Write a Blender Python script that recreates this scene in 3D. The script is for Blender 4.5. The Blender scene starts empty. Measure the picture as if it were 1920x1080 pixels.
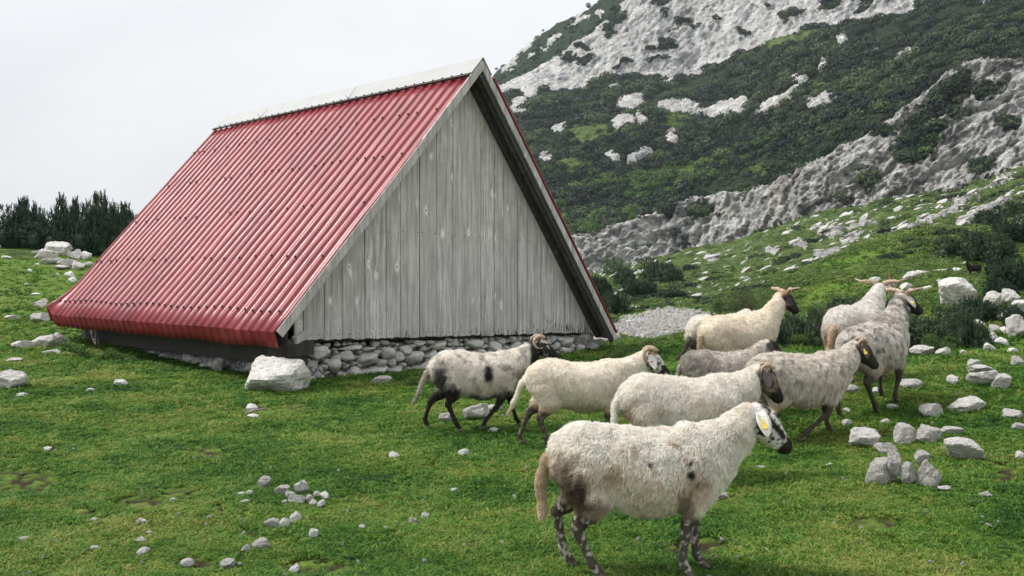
import bpy, bmesh, math, random
import numpy as np
from mathutils import Vector, Matrix
R = math.radians
SC = bpy.context.scene
COL = SC.collection

# ------------------------------------------------------------------ camera, sky, sun, exposure
F = 1550.0; HOR = 515.0; CZ = 1.5
PIT = math.atan((540 - HOR) / F)
cam = bpy.data.cameras.new('camera'); camo = bpy.data.objects.new('camera', cam); COL.objects.link(camo)
cam.sensor_width = 36.0; cam.lens = 36.0 * F / 1920.0; cam.clip_start = 0.1; cam.clip_end = 6000
camo.location = (0, 0, CZ); camo.rotation_euler = (math.pi / 2 - PIT, 0, 0)
SC.camera = camo
SUN_EL, SUN_AZ = R(58), R(-62)          # azimuth measured from +Y towards +X
SKY_STRENGTH = 1.0
W = bpy.data.worlds.new('World'); SC.world = W; W.use_nodes = True
wn = W.node_tree; wn.nodes.clear()
def wnode(t, **k):
    n = wn.nodes.new(t)
    for a, b in k.items(): setattr(n, a, b)
    return n
sky = wnode('ShaderNodeTexSky', sky_type='NISHITA', sun_disc=False)
sky.sun_elevation = SUN_EL; sky.sun_rotation = SUN_AZ; sky.air_density = 1.0; sky.dust_density = 2.0
bgs = wnode('ShaderNodeBackground'); bgs.inputs['Strength'].default_value = 0.05
wn.links.new(sky.outputs[0], bgs.inputs['Color'])
# the cloud cover: even grey-white overcast, a little brighter overhead
tc = wnode('ShaderNodeTexCoord'); nz = wnode('ShaderNodeTexNoise'); nz.inputs['Scale'].default_value = 1.6
nz.inputs['Detail'].default_value = 5; nz.inputs['Roughness'].default_value = 0.5; nz.inputs['Distortion'].default_value = 0.4
mp = wnode('ShaderNodeMapping'); mp.inputs['Scale'].default_value = (1, 1, 2.2)
wn.links.new(tc.outputs['Generated'], mp.inputs['Vector']); wn.links.new(mp.outputs[0], nz.inputs['Vector'])
rp = wnode('ShaderNodeValToRGB')
rp.color_ramp.elements[0].position = 0.3; rp.color_ramp.elements[0].color = (0.71, 0.725, 0.74, 1)
rp.color_ramp.elements[1].position = 0.7; rp.color_ramp.elements[1].color = (0.93, 0.932, 0.935, 1)
wn.links.new(nz.outputs['Fac'], rp.inputs['Fac'])
sx = wnode('ShaderNodeSeparateXYZ'); wn.links.new(tc.outputs['Generated'], sx.inputs[0])
mr = wnode('ShaderNodeMapRange'); mr.inputs['From Min'].default_value = 0.0; mr.inputs['From Max'].default_value = 1.0
mr.inputs['To Min'].default_value = 0.70; mr.inputs['To Max'].default_value = 1.12
wn.links.new(sx.outputs['Z'], mr.inputs['Value'])
bgc = wnode('ShaderNodeBackground'); wn.links.new(rp.outputs['Color'], bgc.inputs['Color']); wn.links.new(mr.outputs[0], bgc.inputs['Strength'])
mxw = wnode('ShaderNodeMixShader'); mxw.inputs['Fac'].default_value = 0.93
wn.links.new(bgs.outputs[0], mxw.inputs[1]); wn.links.new(bgc.outputs[0], mxw.inputs[2])
wo = wnode('ShaderNodeOutputWorld'); wn.links.new(mxw.outputs[0], wo.inputs['Surface'])
sl = bpy.data.lights.new('sun', 'SUN'); slo = bpy.data.objects.new('sun', sl); COL.objects.link(slo)
sl.energy = 3.1; sl.angle = R(12); sl.color = (1.0, 0.965, 0.91)
sd = Vector((math.sin(SUN_AZ) * math.cos(SUN_EL), math.cos(SUN_AZ) * math.cos(SUN_EL) * -1, math.sin(SUN_EL)))
sd = Vector((-0.58, 0.12, 0.80)).normalized()
sky.sun_elevation = math.asin(sd.z); sky.sun_rotation = math.atan2(sd.x, sd.y)
slo.rotation_euler = sd.to_track_quat('Z', 'Y').to_euler()
SC.view_settings.view_transform = 'Standard'; SC.view_settings.look = 'None'
SC.view_settings.exposure = 0.55; SC.view_settings.gamma = 1.0; SC.view_settings.use_curve_mapping = False
HAZE = 0.00022
SC.render.engine = 'CYCLES'
try:
    SC.cycles_curves.shape = 'RIBBONS'; SC.cycles_curves.subdivisions = 2
    SC.cycles.max_bounces = 5; SC.cycles.diffuse_bounces = 3; SC.cycles.glossy_bounces = 2
    SC.cycles.use_denoising = True
except Exception: pass

# ------------------------------------------------------------------ numpy noise
_rng = np.random.RandomState(7)
_perm = np.tile(_rng.permutation(256), 3)
_g = _rng.normal(size=(256, 3)); _g /= np.linalg.norm(_g, axis=1)[:, None]
def _h(i, j, k): return _perm[_perm[_perm[i & 255] + (j & 255)] + (k & 255)]
def pn(p):
    p = np.asarray(p, float); i = np.floor(p).astype(int); f = p - i
    u = f * f * f * (f * (f * 6 - 15) + 10); r = 0
    for a in (0, 1):
        wa = u[:, 0] if a else 1 - u[:, 0]
        for b in (0, 1):
            wb = u[:, 1] if b else 1 - u[:, 1]
            for c in (0, 1):
                wc = u[:, 2] if c else 1 - u[:, 2]
                g = _g[_h(i[:, 0] + a, i[:, 1] + b, i[:, 2] + c)]
                r = r + wa * wb * wc * (g[:, 0] * (f[:, 0] - a) + g[:, 1] * (f[:, 1] - b) + g[:, 2] * (f[:, 2] - c))
    return r * 1.6
def fbm(p, o=4, gain=0.5, lac=2.03):
    p = np.asarray(p, float); r = 0; a = 1
    for k in range(o): r = r + a * pn(p + k * 17.3); p = p * lac; a *= gain
    return r
def ridged(p, o=4, gain=0.55):
    p = np.asarray(p, float); r = 0; a = 1
    for k in range(o): r = r + a * (1 - 2 * np.abs(pn(p + k * 9.1))); p = p * 2.07; a *= gain
    return r
def worley(p):
    p = np.asarray(p, float); i = np.floor(p).astype(int); f = p - i
    d1 = np.full(len(p), 9.0); d2 = d1.copy(); idm = np.zeros(len(p), int)
    jit = (_g * 0.5 + 0.5)
    for a in (-1, 0, 1):
        for b in (-1, 0, 1):
            for c in (-1, 0, 1):
                h = _h(i[:, 0] + a, i[:, 1] + b, i[:, 2] + c)
                q = np.array([a, b, c]) + jit[h] - f
                d = np.sqrt((q * q).sum(1)); m = d < d1
                d2 = np.where(m, d1, np.minimum(d2, d)); idm = np.where(m, h, idm); d1 = np.where(m, d, d1)
    return d1, d2, idm
def sst(a, b, x):
    t = np.clip((x - a) / (b - a), 0, 1); return t * t * (3 - 2 * t)

# ------------------------------------------------------------------ object helpers
def link(o, parent=None):
    COL.objects.link(o)
    if parent: o.parent = parent
    return o
def mesh(name, v, f, mat=None, smooth=False):
    me = bpy.data.meshes.new(name)
    v = np.asarray(v, float)
    if isinstance(f, np.ndarray):
        n, k = f.shape
        me.vertices.add(len(v)); me.vertices.foreach_set('co', v.ravel())
        me.loops.add(n * k); me.loops.foreach_set('vertex_index', f.ravel().astype(np.int32))
        me.polygons.add(n); me.polygons.foreach_set('loop_start', (np.arange(n) * k).astype(np.int32))
        me.update(calc_edges=True)
    else:
        me.from_pydata([tuple(a) for a in v], [], [tuple(a) for a in f])
    if mat: me.materials.append(mat)
    if smooth: me.polygons.foreach_set('use_smooth', np.ones(len(me.polygons), bool))
    me.update()
    return me
def obj(name, me, parent=None, loc=None, label=None, cat=None, group=None, kind=None):
    o = bpy.data.objects.new(name, me)
    if loc is not None: o.location = loc
    if label: o['label'] = label
    if cat: o['category'] = cat
    if group: o['group'] = group
    if kind: o['kind'] = kind
    return link(o, parent)
def empty(name, loc, rz=0, **k):
    o = obj(name, None, None, loc, **k); o.rotation_euler = (0, 0, rz); return o
class MB:
    def __init__(s): s.v = []; s.f = []
    def add(s, v, f):
        b = len(s.v); s.v += [tuple(a) for a in v]; s.f += [tuple(i + b for i in q) for q in f]
    def box(s, c, d, M=None, jit=0, rnd=None):
        v = []
        for z in (-1, 1):
            for x, y in ((-1, -1), (1, -1), (1, 1), (-1, 1)):
                p = Vector((x * d[0] / 2, y * d[1] / 2, z * d[2] / 2))
                if jit: p += Vector([rnd.uniform(-jit, jit) for _ in range(3)])
                if M: p = M @ p
                v.append(p + Vector(c))
        s.add(v, [(0, 3, 2, 1), (4, 5, 6, 7), (0, 1, 5, 4), (1, 2, 6, 5), (2, 3, 7, 6), (3, 0, 4, 7)])
    def tube(s, pts, rad, n=8):
        V, Fc = loft([Vector(p) for p in pts], [(r, r) for r in rad], n); s.add(V, Fc)
    def build(s, name, mat, parent=None, smooth=False, **k):
        return obj(name, mesh(name, s.v, s.f, mat, smooth), parent, **k)
def loft(P, rad, n=14, side=None):
    V = []; Fc = []; m = len(P)
    ref = Vector(side) if side else Vector((0, 1, 0))
    for i in range(m):
        T = (P[min(i + 1, m - 1)] - P[max(i - 1, 0)]).normalized()
        S = ref - T * ref.dot(T)
        if S.length < 1e-3: S = Vector((1, 0, 0)) - T * T.x
        S.normalize(); U = T.cross(S)
        a, b = rad[i]
        for k in range(n):
            t = 2 * math.pi * k / n
            V.append(P[i] + S * (math.cos(t) * a) + U * (math.sin(t) * b))
    for i in range(m - 1):
        for k in range(n):
            k2 = (k + 1) % n
            Fc.append((i * n + k, i * n + k2, (i + 1) * n + k2, (i + 1) * n + k))
    V.append(P[0]); V.append(P[-1]); c0, c1 = len(V) - 2, len(V) - 1
    for k in range(n):
        k2 = (k + 1) % n
        Fc.append((c0, k2, k)); Fc.append((c1, (m - 1) * n + k, (m - 1) * n + k2))
    return V, Fc

# ------------------------------------------------------------------ materials
class NT:
    def __init__(s, name, rough=0.9, spec=0.3):
        s.m = bpy.data.materials.new(name); s.m.use_nodes = True; s.t = s.m.node_tree
        s.b = s.t.nodes['Principled BSDF']; s.b.inputs['Roughness'].default_value = rough
        s.b.inputs['Specular IOR Level'].default_value = spec
        s.out = s.t.nodes['Material Output']
    def n(s, t, ins=None, **k):
        x = s.t.nodes.new(t)
        for a, b in k.items(): setattr(x, a, b)
        for a, b in (ins or {}).items(): s.set(x, a, b)
        return x
    def set(s, x, a, b):
        if hasattr(b, 'node') or isinstance(b, bpy.types.NodeSocket): s.t.links.new(b, x.inputs[a])
        else: x.inputs[a].default_value = b
    def coord(s, which='Object', scale=(1, 1, 1)):
        c = s.n('ShaderNodeTexCoord'); return s.n('ShaderNodeMapping', {'Vector': c.outputs[which], 'Scale': scale}).outputs[0]
    def noise(s, vec, scale, detail=4, rough=0.55, dist=0):
        return s.n('ShaderNodeTexNoise', {'Vector': vec, 'Scale': scale, 'Detail': detail, 'Roughness': rough, 'Distortion': dist}).outputs['Fac']
    def vor(s, vec, scale, feature='F1', out='Distance'):
        return s.n('ShaderNodeTexVoronoi', {'Vector': vec, 'Scale': scale}, feature=feature).outputs[out]
    def ramp(s, fac, stops, interp='LINEAR'):
        r = s.n('ShaderNodeValToRGB', {'Fac': fac}); cr = r.color_ramp; cr.interpolation = interp
        while len(cr.elements) < len(stops): cr.elements.new(0.5)
        for e, (p, c) in zip(cr.elements, stops):
            e.position = p; e.color = (c, c, c, 1) if not isinstance(c, tuple) else (*c, 1)
        return r.outputs['Color']
    def mix(s, fac, a, b, mode='MIX'):
        x = s.n('ShaderNodeMix', data_type='RGBA', blend_type=mode)
        for i, v in ((0, fac), (6, a), (7, b)):
            if isinstance(v, bpy.types.NodeSocket): s.t.links.new(v, x.inputs[i])
            elif isinstance(v, tuple): x.inputs[i].default_value = (*v, 1)
            else: x.inputs[i].default_value = v
        return x.outputs[2]
    def math(s, op, a, b=0.0, clamp=False):
        x = s.n('ShaderNodeMath', operation=op, use_clamp=clamp)
        s.set(x, 0, a); s.set(x, 1, b); return x.outputs[0]
    def color(s, c): s.set(s.b, 'Base Color', c if isinstance(c, bpy.types.NodeSocket) else (*c, 1))
    def bump(s, h, strength=0.5, dist=0.02, prev=None):
        b = s.n('ShaderNodeBump', {'Height': h, 'Strength': strength, 'Distance': dist})
        if prev: s.t.links.new(prev, b.inputs['Normal'])
        s.t.links.new(b.outputs[0], s.b.inputs['Normal']); return b.outputs[0]
    def attr(s, name, out='Color'): return s.n('ShaderNodeAttribute', attribute_name=name).outputs[out]

def m_rock(name, tint=(1, .97, .935), sc=1.0, dark=1.0):
    t = NT(name, 0.95, 0.2); v = t.coord('Object')
    oi = t.n('ShaderNodeObjectInfo'); rnd = oi.outputs['Random']
    va = t.n('ShaderNodeVectorMath', {0: v, 1: t.n('ShaderNodeCombineXYZ', {0: t.math('MULTIPLY', rnd, 40.0)}).outputs[0]}, operation='ADD').outputs[0]
    n1 = t.noise(va, 5 * sc, 6, 0.65); n2 = t.noise(va, 28 * sc, 5, 0.7)
    c = t.ramp(n1, [(0.25, tuple(0.46 * x * dark for x in tint)), (0.5, tuple(0.70 * x * dark for x in tint)), (0.75, tuple(min(.88, 0.84 * x * dark) for x in tint))])
    c = t.mix(t.ramp(n2, [(0.33, 0.95), (0.47, 0.0)]), c, (0.11, 0.105, 0.095))
    c = t.mix(t.math('MULTIPLY', rnd, 0.35), c, (0.40, 0.37, 0.33))
    t.color(c)
    h = t.math('ADD', t.math('MULTIPLY', n2, 0.5), n1)
    t.bump(h, 1.0, 0.05 / sc); return t.m
M_ROCK = m_rock('limestone')
M_STONE = m_rock('wall_limestone', (1, 0.965, 0.93), 1.6, 1.2)
M_PEB = m_rock('small_limestone', (1, .985, .97), 2.0, 1.28)
def m_rubble():
    t = NT('rubble_mortar', 0.95, 0.1); v = t.coord('Object')
    d = t.vor(v, 10, 'DISTANCE_TO_EDGE'); n = t.noise(v, 30, 5, 0.7)
    c = t.ramp(n, [(0.36, 0.10), (0.46, 0.40), (0.7, 0.62)])
    t.color(t.mix(t.ramp(d, [(0.01, 0.9), (0.06, 0.0)]), c, (0.05, 0.045, 0.04)))
    t.bump(t.math('ADD', t.ramp(d, [(0, 0.0), (0.25, 1.0)]), n), 1.0, 0.03); return t.m
M_RUBBLE = m_rubble()

def m_wood(name, light=1.0, stains=True):
    t = NT(name, 0.85, 0.2); c0 = t.n('ShaderNodeTexCoord').outputs['Object']
    rnd = t.n('ShaderNodeObjectInfo').outputs['Random']
    off = t.n('ShaderNodeCombineXYZ', {0: t.math('MULTIPLY', rnd, 37.0), 2: t.math('MULTIPLY', rnd, 91.0)}).outputs[0]
    v = t.n('ShaderNodeVectorMath', {0: c0, 1: off}, operation='ADD').outputs[0]
    vk = t.n('ShaderNodeMapping', {'Vector': v, 'Scale': (1, 0.05, 0.55)}).outputs[0]
    kd = t.n('ShaderNodeTexVoronoi', {'Vector': vk, 'Scale': 3.4, 'Randomness': 1.0}, feature='F1').outputs['Distance']
    sp = t.n('ShaderNodeSeparateXYZ', {0: v})
    bend = t.math('MULTIPLY', t.ramp(kd, [(0.0, 1.0), (0.35, 0.0)], 'EASE'), 0.05)
    gx = t.math('ADD', sp.outputs[0], bend)
    gv = t.n('ShaderNodeCombineXYZ', {0: gx, 1: t.math('MULTIPLY', sp.outputs[1], 0.2), 2: t.math('MULTIPLY', sp.outputs[2], 0.035)}).outputs[0]
    g1 = t.noise(gv, 60, 5, 0.7, 0.3); g2 = t.noise(gv, 210, 3, 0.7)
    big = t.noise(v, 2.2, 3, 0.6)
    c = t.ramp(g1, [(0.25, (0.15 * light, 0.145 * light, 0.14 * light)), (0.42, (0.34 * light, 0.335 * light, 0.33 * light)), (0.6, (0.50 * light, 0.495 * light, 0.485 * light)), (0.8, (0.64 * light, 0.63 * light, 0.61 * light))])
    c = t.mix(t.ramp(g2, [(0.32, 0.85), (0.47, 0.0)]), c, (0.13 * light, 0.112 * light, 0.105 * light))
    c = t.mix(t.ramp(big, [(0.35, 0.5), (0.6, 0.0)]), c, (0.19 * light, 0.185 * light, 0.18 * light))
    wst = t.noise(t.n('ShaderNodeCombineXYZ', {0: gx, 2: t.math('MULTIPLY', sp.outputs[2], 0.05)}).outputs[0], 17, 3, 0.6)
    c = t.mix(t.ramp(wst, [(0.38, .65), (0.5, 0.0)]), c, (0.16 * light, 0.155 * light, 0.15 * light)); c = t.mix(t.ramp(wst, [(0.54, 0.0), (0.68, .5)]), c, (0.60 * light, 0.59 * light, 0.575 * light))
    c = t.mix(t.math('MULTIPLY', rnd, 0.5), c, (0.27 * light, 0.262 * light, 0.255 * light))
    halo = t.ramp(kd, [(0.0, 0.0), (0.05, 0.2), (0.07, 0.9), (0.12, 0.3), (0.2, 0.0)])
    c = t.mix(t.math('MULTIPLY', halo, 0.6), c, (0.80 * light, 0.77 * light, 0.72 * light))
    c = t.mix(t.ramp(kd, [(0.015, 1.0), (0.05, 0.0)]), c, (0.10, 0.08, 0.065))
    if stains:
        z = t.n('ShaderNodeSeparateXYZ', {0: c0}).outputs[2]
        st = t.noise(t.n('ShaderNodeMapping', {'Vector': v, 'Scale': (1, 0.2, 0.12)}).outputs[0], 42, 2, 0.5)
        zz = t.ramp(t.math('MULTIPLY', z, 1.0), [(0.25, 1.0), (0.8, 0.0)])
        k = t.math('GREATER_THAN', t.math('ADD', t.math('MULTIPLY', zz, 0.30), st), 0.74)
        c = t.mix(t.math('MULTIPLY', k, 0.9), c, (0.025, 0.022, 0.02))
    c = t.mix(1.0, c, (1.035, 0.985, 0.995), 'MULTIPLY'); t.color(c)
    t.bump(t.math('ADD', g1, t.math('MULTIPLY', g2, 0.6)), 0.8, 0.008); return t.m
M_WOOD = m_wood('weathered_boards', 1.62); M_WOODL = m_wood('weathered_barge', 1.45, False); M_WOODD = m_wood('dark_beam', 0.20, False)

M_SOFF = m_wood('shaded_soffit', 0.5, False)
def m_roof():
    t = NT('red_sheet_metal', 0.42, 0.5); v = t.coord('Object')
    rnd = t.n('ShaderNodeObjectInfo').outputs['Random']
    n = t.noise(v, 1.3, 5, 0.6); n2 = t.noise(t.coord('Object', (1, 1, 0.25)), 14, 5, 0.7)
    c = t.ramp(n, [(0.3, (0.18, 0.014, 0.020)), (0.5, (0.245, 0.021, 0.030)), (0.62, (0.28, 0.030, 0.040)), (0.8, (0.34, 0.07, 0.08))])
    c = t.mix(t.math('MULTIPLY', rnd, 0.5), c, (0.17, 0.018, 0.028))
    c = t.mix(t.ramp(n2, [(0.28, 0.8), (0.42, 0.0)]), c, (0.22, 0.05, 0.05))
    c = t.mix(t.ramp(n2, [(0.60, 0.0), (0.8, 0.6)]), c, (0.42, 0.17, 0.17))
    t.color(c); t.set(t.b, 'Roughness', t.ramp(n2, [(0.3, 0.48), (0.7, 0.32)]))
    t.bump(n, 0.25, 0.02); return t.m
M_ROOF = m_roof()
def plain(name, col, rough=0.6, metal=0.0, var=0.25, sc=20, spec=0.4):
    t = NT(name, rough, spec); v = t.coord('Object'); n = t.noise(v, sc, 4, 0.6)
    t.color(t.ramp(n, [(0.3, tuple(x * (1 - var) for x in col)), (0.7, tuple(min(1, x * (1 + var)) for x in col))]))
    t.b.inputs['Metallic'].default_value = metal; t.bump(n, 0.2, 0.003); return t.m
M_CAP = plain('pale_ridge_metal', (0.40, 0.405, 0.41), 0.75, 0.0, 0.05, 3)
M_SCREW = plain('screw_dark', (0.035, 0.03, 0.03), 0.6)
M_HORN = None
def m_horn():
    t = NT('horn', 0.5, 0.4); v = t.coord('Object'); n = t.noise(v, 45, 3)
    t.color(t.ramp(n, [(0.3, (0.20, 0.13, 0.085)), (0.55, (0.42, 0.31, 0.22)), (0.8, (0.62, 0.50, 0.38))])); t.bump(n, 0.6, 0.006); return t.m
M_HORN = m_horn()
M_HOOF = plain('hoof', (0.09, 0.075, 0.06), 0.5); M_EYE = plain('eye', (0.012, 0.01, 0.008), 0.12, 0, 0.1)
M_TAG = plain('yellow_tag', (0.80, 0.62, 0.10), 0.4, 0, 0.05)
def m_skin():
    t = NT('sheep_coat', 0.9, 0.1); c = t.attr('coat'); n = t.noise(t.coord('Object'), 90, 3, 0.7)
    t.color(t.mix(t.ramp(n, [(0.3, 0.35), (0.6, 0.0)]), c, (0.10, 0.08, 0.06))); t.bump(n, 0.5, 0.006); return t.m
def m_wool():
    t = NT('wool_fibre', 0.8, 0.15); c = t.attr('coat')
    t.color(c)
    tr = t.n('ShaderNodeBsdfTranslucent', {'Color': c}); mx = t.n('ShaderNodeMixShader', {0: 0.25})
    t.t.links.new(t.b.outputs[0], mx.inputs[1]); t.t.links.new(tr.outputs[0], mx.inputs[2]); t.t.links.new(mx.outputs[0], t.out.inputs['Surface'])
    return t.m
M_SKIN = m_skin(); M_WOOL = m_wool()

def m_leaf(name, stops, sc=0.5, trans=0.25, rough=0.7, wl=0.45, diag=False):
    t = NT(name, rough, 0.25)
    oi = t.n('ShaderNodeObjectInfo'); loc = oi.outputs['Location']
    nn = t.noise(t.n('ShaderNodeMapping', {'Vector': loc, 'Rotation': (0, R(28), 0) if diag else (0, 0, 0), 'Scale': (.45, .6, 2.4) if diag else (1, 1, 1)}).outputs[0], sc, 4, 0.6); n2 = t.noise(t.coord('Object'), 3.0, 3, 0.6)
    k = t.math('ADD', t.math('MULTIPLY', nn, wl), t.math('ADD', t.math('MULTIPLY', oi.outputs['Random'], 0.22), t.math('MULTIPLY', n2, .88 - wl)))
    c = t.ramp(k, stops); t.color(c)
    tr = t.n('ShaderNodeBsdfTranslucent', {'Color': c}); mx = t.n('ShaderNodeMixShader', {0: trans})
    t.t.links.new(t.b.outputs[0], mx.inputs[1]); t.t.links.new(tr.outputs[0], mx.inputs[2]); t.t.links.new(mx.outputs[0], t.out.inputs['Surface'])
    return t.m
M_GRASS = m_leaf('turf_blades', [(0.39, (0.020, 0.066, 0.011)), (0.48, (0.058, 0.160, 0.020)), (0.565, (0.115, 0.238, 0.028)), (0.68, (0.27, 0.29, 0.075))], 0.75, 0.3, 0.7, 0.72)
M_PINE = m_leaf('dwarf_pine_needles', [(0.3, (0.018, 0.036, 0.022)), (0.52, (0.032, 0.060, 0.034)), (0.68, (0.075, 0.11, 0.055))], 0.25, 0.12)
M_PINEF = m_leaf('far_pine_needles', [(0.38, (0.006, 0.013, 0.010)), (0.48, (0.013, 0.026, 0.018)), (0.58, (0.032, 0.052, 0.028)), (0.68, (0.085, 0.12, 0.05))], 0.05, 0.12, 0.7, .62, True)
M_HERB = m_leaf('slope_herb_leaves', [(0.34, (0.03, 0.055, 0.018)), (0.5, (0.08, 0.14, 0.035)), (0.65, (0.16, 0.23, 0.06)), (0.8, (0.26, 0.29, 0.11))], 0.12, 0.3)
M_BROAD = m_leaf('shrub_leaves', [(0.3, (0.035, 0.085, 0.022)), (0.55, (0.07, 0.14, 0.035)), (0.75, (0.14, 0.20, 0.06))], 0.3, 0.3)
M_OLIVE = m_leaf('olive_leaves', [(0.3, (0.05, 0.075, 0.03)), (0.6, (0.10, 0.13, 0.05)), (0.8, (0.17, 0.18, 0.09))], 0.3, 0.3)
M_BARK = plain('bark', (0.10, 0.08, 0.065), 0.9, 0, 0.4, 30)

def m_ground():
    t = NT('turf_soil', 0.95, 0.1); v = t.coord('Object')
    n0 = t.noise(v, 0.7, 5, 0.6); n1 = t.noise(v, 9, 6, 0.7); n2 = t.noise(v, 60, 4, 0.7)
    c = t.ramp(n1, [(0.3, (0.06, 0.105, 0.018)), (0.5, (0.10, 0.18, 0.028)), (0.7, (0.19, 0.25, 0.05))])
    c = t.mix(t.ramp(n0, [(0.5, 0.0), (0.72, 0.6)]), c, (0.17, 0.18, 0.06))
    c = t.mix(t.ramp(n2, [(0.3, 0.7), (0.5, 0.0)]), c, (0.03, 0.04, 0.012))
    c = t.mix(t.attr('soil', 'Fac'), c, (0.045, 0.032, 0.02))
    sc = t.ramp(t.noise(v, 22, 6, 0.75), [(0.3, 0.16), (0.5, 0.42), (0.7, 0.6)])
    c = t.mix(t.attr('scree', 'Fac'), c, sc)
    t.color(c); t.bump(t.math('ADD', n1, n2), 0.8, 0.03); return t.m
def m_mount():
    t = NT('mountain_surface', 0.95, 0.1); v = t.coord('Object')
    cov = t.n('ShaderNodeSeparateColor', {0: t.attr('cover')})
    e = t.noise(v, 0.9, 5, 0.7); e = t.math('MULTIPLY', t.math('SUBTRACT', e, 0.5), 0.9)
    rk = t.ramp(t.math('ADD', cov.outputs[0], e), [(0.42, 0.0), (0.55, 1.0)])
    gr = t.ramp(t.math('ADD', cov.outputs[1], e), [(0.42, 0.0), (0.58, 1.0)])
    n1 = t.noise(v, 0.22, 7, 0.68); n2 = t.noise(v, 1.3, 6, 0.72); n3 = t.noise(t.coord('Object', (1, 1, 0.3)), 0.12, 5, 0.6, 0.5)
    vb = t.n('ShaderNodeMapping', {'Vector': v, 'Rotation': (0, R(32), 0), 'Scale': (0.38, 0.7, 1.5)}).outputs[0]
    nb = t.noise(vb, 1.3, 7, 0.74, 0.4)
    r = t.ramp(nb, [(0.30, (0.13, 0.13, 0.13)), (0.40, (0.48, 0.48, 0.475)), (0.52, (0.70, 0.695, 0.68)), (0.68, (0.85, 0.84, 0.82))])
    r = t.mix(t.ramp(n1, [(0.35, 0.5), (0.55, 0.0)]), r, (0.24, 0.235, 0.225))
    r = t.mix(t.ramp(n3, [(0.56, 0.0), (0.7, 0.35)]), r, (0.50, 0.40, 0.31))
    dv = t.n('ShaderNodeVectorMath', {0: vb, 1: t.n('ShaderNodeVectorMath', {0: t.n('ShaderNodeTexNoise', {'Vector': v, 'Scale': .5, 'Detail': 4}).outputs['Color'], 1: (3.0, 3.0, 3.0)}, operation='MULTIPLY').outputs[0]}, operation='ADD').outputs[0]
    v1 = t.vor(dv, .45, 'DISTANCE_TO_EDGE'); v2 = t.vor(dv, 1.3, 'DISTANCE_TO_EDGE')
    sheer = t.attr('sheer', 'Fac'); inv = t.math('SUBTRACT', 1.0, t.math('MULTIPLY', sheer, .45)); msk = t.math('MULTIPLY', t.ramp(t.noise(v, .10, 3), [(0.42, 0.0), (0.66, .85)]), inv)
    r = t.mix(t.math('MULTIPLY', t.ramp(v1, [(0.0, 0.95), (0.10, 0.0)]), msk), r, (0.075, 0.072, 0.068))
    r = t.mix(t.math('MULTIPLY', t.ramp(v2, [(0.0, 0.8), (0.10, 0.0)]), t.math('MULTIPLY', t.ramp(n1, [(0.4, .8), (0.6, 0.1)]), inv)), r, (0.12, 0.118, 0.115))
    st3 = t.noise(t.coord('Object', (1, 1, .12)), .35, 4, 0.6); r = t.mix(t.math('MULTIPLY', t.ramp(st3, [(0.38, .85), (0.5, 0.0)]), sheer), r, (0.30, 0.31, 0.33)); r = t.mix(t.math('MULTIPLY', t.ramp(st3, [(0.56, 0.0), (0.7, .5)]), sheer), r, (0.74, 0.66, 0.56))
    w = t.attr('crack', 'Fac'); r = t.mix(w, r, (0.07, 0.07, 0.068))  # shade of cracks and hollows mixed into the rock colour
    g = t.ramp(n2, [(0.32, (0.045, 0.08, 0.025)), (0.5, (0.10, 0.155, 0.045)), (0.68, (0.22, 0.25, 0.10))])
    s = t.ramp(n2, [(0.3, (0.012, 0.02, 0.013)), (0.6, (0.035, 0.055, 0.028))])
    c = t.mix(gr, s, g); c = t.mix(rk, c, r); t.color(c)
    t.bump(t.math('ADD', nb, t.math('MULTIPLY', t.noise(v, 6, 5, 0.7), .6)), 1.0, 0.6); return t.m
M_GROUND = m_ground(); M_MOUNT = m_mount()

# ------------------------------------------------------------------ terrain as a height function of (x, y)
KPX = np.array([-900, 0, 150, 400, 700, 900, 950, 1000, 1050, 1100, 1150, 1230, 1300, 1400, 1500, 1600, 1700, 1760, 1800, 1920, 2600], float)
def tab(d):
    k = sorted(d); return np.interp(KPX, k, [d[i] for i in k])
def pz(Y, py): return CZ + (HOR - py) / F * Y
KY = []; KZ = []
def knot(Y, z=None, py=None):
    Y = tab(Y) if isinstance(Y, dict) else np.full(len(KPX), float(Y))
    KY.append(Y); KZ.append(tab(z) if z is not None else pz(Y, tab(py)))
knot(-60, z={0: -0.2}); knot(4, z={-900: 0.0, 1700: 0.0, 1920: 0.02, 2600: 0.1})
knot(7.2, z={-900: .1, 0: .03, 400: 0, 1300: 0, 1500: .05, 1700: .12, 1920: .17, 2600: .5})
knot(8.8, z={-900: .2, 0: .06, 400: 0, 900: 0, 1150: .04, 1300: .18, 1400: .27, 1500: .30, 1700: .34, 1920: .37, 2600: .8})
knot({-900: 14, 150: 14, 400: 13.5, 900: 14.5, 1150: 17, 1300: 14.6, 1500: 12.5, 1700: 12, 2600: 11},
     z={-900: .6, 0: .23, 150: .18, 400: .12, 900: -.04, 1100: -.02, 1150: .03, 1230: .25, 1300: .4, 1500: .4, 1700: .38, 1920: .46, 2600: 1.2})
knot({-900: 21, 0: 20, 150: 21, 400: 21, 900: 22, 1150: 24, 1300: 24, 1500: 20, 1700: 18, 1920: 16, 2600: 16},
     z={-900: 1.3, 0: .85, 150: 1.05, 400: .5, 900: .2, 1150: .2, 1300: .5, 1500: .65, 1700: 1.1, 1920: 1.3, 2600: 3})
knot({-900: 30, 0: 28, 150: 29, 400: 32, 900: 40, 1150: 45, 1300: 60, 1500: 50, 1700: 45, 1920: 40, 2600: 38},
     z={-900: 3, 0: 2.4, 150: 2.35, 400: 1.9, 900: .8, 1150: .5, 1300: .95, 1500: 2.0, 1700: 2.9, 1800: 3.4, 1920: 4.2, 2600: 9})
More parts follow.
